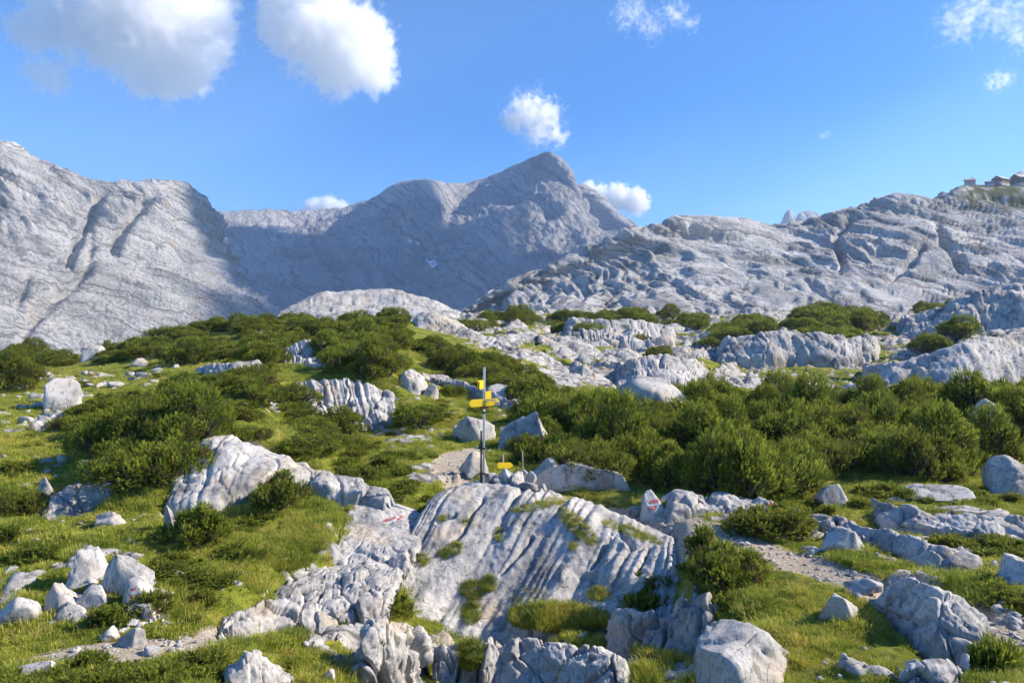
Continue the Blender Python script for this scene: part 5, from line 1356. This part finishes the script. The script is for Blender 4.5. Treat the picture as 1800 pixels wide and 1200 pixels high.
def top_ridge(x, y):
    M = ridge.matrix_world; ok, loc, nor, fi = ridge.ray_cast(Vector((x, y, 900)), Vector((0, 0, -1)), depsgraph=DG)
    return loc.z if ok else 120.0
def hut(name, u, v, Y, rz, wx, wy, h, rise, wall, roof, label, wins, base=True):
    p = W(u, v, Y); p[2] = max(top_ridge(p[0] + dx, p[1] + dy) for dx in (-3, 0, 3) for dy in (-3, 0, 3)) - .3; r = tag(empty(name, p, (0, 0, rz), (.86, .86, .86)), label, 'mountain hut')
    gable_wall('wall', wx, wy, h, rise, wall, r)
    if base: boxm('stone_base', (0, 0, -.6), (wx + .4, wy + .4, 2.4), M_base, r)
    gable_roof('roof', wx, wy, rise, .7, .3, roof, r, h)
    for (side, t, z, w, hh) in wins:
        if side == 'f': window(r, t, -wy / 2 - .02, z, w, hh)
        else: window(r, -wx / 2 - .02, t, z, w, hh, R(-90))
    return r
h1 = hut('stone_hut', 1705, 323.5, 575, R(72), 5.2, 7.6, 3.6, 1.5, M_stone_w, M_roof, 'small pink stone hut standing alone on the right ridge', [('l', -2, 1.6, .9, 1.1), ('l', 0, 1.6, .9, 1.1), ('l', 2, 1.6, .9, 1.1)])
boxm('chimney', (.6, -2.2, 5.6), (.8, .8, 1.9), M_wall, h1)
h2 = hut('timber_hut', 1759, 326, 575, R(-62), 8.6, 12.5, 4.6, 2.6, M_wall, M_roof, 'dark timber mountain hut with a pale gable roof on the ridge', [('f', -2.4, 2.2, 1, 1.2), ('f', 0, 2.2, 1, 1.2), ('f', 2.4, 2.2, 1, 1.2), ('f', 0, 5.0, 1, 1.0), ('l', -4, 2.4, 1, 1.2), ('l', -1.5, 2.4, 1, 1.2), ('l', 1.5, 2.4, 1, 1.2), ('l', 4, 2.4, 1, 1.2)])
boxm('porch', (0, -7.2, .5), (8.2, 2.2, 1.0), M_base, h2)
h3 = hut('timber_hut', 1800, 325, 590, R(-80), 12, 20, 6.0, 3.6, M_wall, M_roof, 'largest timber hut cut by the right edge of the picture', [('l', -8, 3, 1.1, 1.4), ('l', -5, 3, 1.1, 1.4), ('l', -2, 3, 1.1, 1.4), ('l', 2, 3, 1.1, 1.4), ('l', 5, 3, 1.1, 1.4)])
hut('timber_annex', 1740, 327, 572, R(80), 4.0, 6.2, 2.4, .7, M_blue, M_roof, 'low bluish annex left of the dark timber hut', [('l', -1.5, 1.3, .8, .9), ('l', 1.2, 1.3, .8, .9)])
cyl('mast', (0, 0, 0), (0, 0, 6), .09, .05, M_steel, h2).location = (2.5, 3.5, 6.5)

# snow patches left in the shaded basin
M_snow = plain('old_snow', (0.78, 0.80, 0.82), .7, 0, .05, .2)
mid_mt = bpy.data.objects['mountain_centre']
def snow(pts, label):
    V = []; 
    for u, v in pts:
        h = sight(u, v, [mid_mt])
        V.append(tuple(h[1] + h[2] * 3.0 - Vector((0, 0, 0))) if h else tuple(W(u, v, 2300)))
    c = tuple(np.mean(V, 0)); n = len(V); me = bpy.data.meshes.new('snow_patch')
    top = [tuple(np.array(p) - np.array(c)) for p in V]; back = [(p[0], p[1] + 12, p[2] - 6) for p in top]
    me.from_pydata(top + back, [], [tuple(range(n)), tuple(range(2 * n - 1, n - 1, -1))] + [(i, i + n, (i + 1) % n + n, (i + 1) % n) for i in range(n)]); me.materials.append(M_snow)
    return tag(link('snow_patch', me, loc=c), label, 'snow patch', 'snow patches on the central mountain')
snow([(750,456),(756,460),(763,458),(769,465),(764,471),(757,467)], 'largest bluish snow patch in the shaded basin of the central mountain')
snow([(851,329),(856,325),(862,324),(858,328)], 'small white snow patch below the long summit ridge')
snow([(714,424),(720,422),(726,425),(720,427)], 'thin snow streak left in the shaded basin')
snow([(730,424),(736,425),(740,431),(734,428)], 'narrow snow patch right of the thin streak in the basin')

# ------------------------------------------------------------------ clouds
def cloud(name, lobes, label, dens=0.06, nscale=2.6, erode=0.9, world_lobes=None, step=0.5, soft=.35, bias=0.0, detail=5.0):
    """lobes: (u, v, radius in picture units, Y) -> one volume; density falls off from the lobes and is eaten by noise"""
    if world_lobes is None:
        L = [(Vector(W(u, v, Y)), r * Y / FOC) for u, v, r, Y in lobes]
    else: L = [(Vector(p), r) for p, r in world_lobes]
    c = sum((p for p, r in L), Vector()) / len(L)
    lo = Vector([min(p[k] - r * 1.15 for p, r in L) for k in range(3)]); hi = Vector([max(p[k] + r * 1.15 for p, r in L) for k in range(3)])
    size = max(r for p, r in L)
    t = NT(name + '_vapour'); t.m.cycles.volume_step_rate = step
    P = t.pos()
    shape = None
    for p, r in L:
        d = t.n('ShaderNodeVectorMath', op='DISTANCE', ins={0: P, 1: p}).outputs['Value']
        s = t.math('SUBTRACT', 1.0, t.math('DIVIDE', d, r))
        shape = s if shape is None else t.math('SMOOTH_MAX', shape, s, 0.15)
    n = t.n('ShaderNodeTexNoise', ins={'Vector': P, 'Scale': nscale / size, 'Detail': detail, 'Roughness': 0.66, 'Distortion': 0.25}).outputs[0]
    v = t.math('ADD', shape, t.math('MULTIPLY_ADD', n, erode * 2, -0.56 * erode * 2 - bias))
    den = t.math('MULTIPLY', t.step(0.0, soft, v), dens)
    pv_ = t.n('ShaderNodeVolumePrincipled', ins={'Color': (1.0, 1.0, 1.0, 1), 'Density': den, 'Anisotropy': 0.35})
    t.t.links.new(pv_.outputs[0], t.out.inputs['Volume'])
    V, F = ico(3); ctr = (lo + hi) / 2; half = (hi - lo) / 2
    me = mesh_np(name, V * np.array(half) * 1.25, F, t.m)
    return tag(link(name, me, loc=ctr), label, 'cloud', 'clouds in the sky')
YC = 3100
cloud('cloud', [(300,50,115,YC),(205,35,110,YC),(110,30,80,YC),(325,125,62,YC),(270,120,70,YC),(375,30,52,YC),(60,55,50,YC),(230,-60,120,YC)], 'largest white cumulus cloud at the top left corner', .017, 3.2, 1.1, soft=.3, detail=6.0)
cloud('cloud', [(560,60,85,YC),(620,75,82,YC),(505,25,66,YC),(645,118,60,YC),(585,125,55,YC),(480,60,36,YC),(560,-20,70,YC)], 'bright cumulus cloud right of the largest one at the top', .020, 3.0, 1.05, soft=.3, detail=6.0)
cloud('cloud', [(930,200,52,4600),(958,205,44,4600),(945,228,40,4600),(978,236,32,4600),(902,212,34,4600)], 'small ragged cloud just above the central summit', .024, 3.8, 1.6, soft=.7, bias=.1)
cloud('cloud', [(1085,348,30,6200),(1115,354,30,6200),(1055,345,26,6200),(1036,330,16,6200),(1130,358,18,6200)], 'low white cloud right behind the central peak', .03, 3.2, .9)
cloud('cloud', [(555,368,24,6200),(580,364,24,6200),(600,366,18,6200),(540,374,18,6200)], 'small white cloud peeping over the saddle left of the peak', .03, 2.6, .7)
cloud('cloud', [(1105,25,50,4200),(1145,46,46,4200),(1120,18,40,4200),(1185,24,46,4200),(1215,42,30,4200)], 'thin wispy cloud scraps high right of centre', .014, 4.5, 1.9, soft=.9, bias=.3)
cloud('cloud', [(1690,40,66,3600),(1720,10,56,3600),(1765,30,60,3600),(1795,60,50,3600),(1810,10,50,3600),(1665,30,36,3600)], 'torn wispy cloud at the top right corner', .012, 5.0, 1.9, soft=.9, bias=.28)
cloud('cloud', [(1750,144,30,4200),(1768,140,26,4200)], 'tiny white cloud below the torn cloud at the right', .016, 3.6, 1.8, soft=.8, bias=.22)
cloud('cloud', [(1448,238,16,4600),(1456,234,12,4600)], 'tiniest cloud speck in the blue sky right of centre', .014, 2.8, 1.5, soft=.8, bias=.3)
cloud('cloud', [(88,135,42,3000),(50,120,22,3000)], 'faint grey cloud scrap under the largest cloud', .012, 2.6, .8)
# the cloud that shades the basin of the central mountain hangs above and right of the picture
cloud('cloud', None, 'broad cloud high at the right that shades the central mountain basin', .04, 3.0, .45, step=1.0, detail=2.0, world_lobes=
      [((1723, 2553, 2000), 300), ((1963, 2373, 2000), 350), ((2263, 2240, 2000), 330), ((2613, 2200, 2000), 330), ((2363, 2003, 2000), 330), ((2683, 1933, 2000), 330), ((2623, 1613, 2000), 260), ((2703, 1333, 2000), 190), ((2380, 1600, 2000), 230), ((2180, 1570, 2000), 190)])

# ------------------------------------------------------------------ haze: the blue air in front of the far mountains
th_ = NT('mountain_air')
pvz = th_.n('ShaderNodeVolumePrincipled', ins={'Color': (0.56, 0.74, 1.0, 1), 'Density': 1.3e-4, 'Anisotropy': 0.1})
th_.t.links.new(pvz.outputs[0], th_.out.inputs['Volume'])
me = bpy.data.meshes.new('haze'); x0, x1, y0, y1, z0, z1 = -4300, 4300, -60, 4150, -60, 770
me.from_pydata([(x, y, z) for z in (z0, z1) for y in (y0, y1) for x in (x0, x1)], [], [(0, 2, 3, 1), (4, 5, 7, 6), (0, 1, 5, 4), (2, 6, 7, 3), (0, 4, 6, 2), (1, 3, 7, 5)]); me.materials.append(th_.m)
tag(link('haze', me), 'thin blue mountain air between camera and far peaks', kind='stuff')
print('done', round(time.time() - T0, 1))
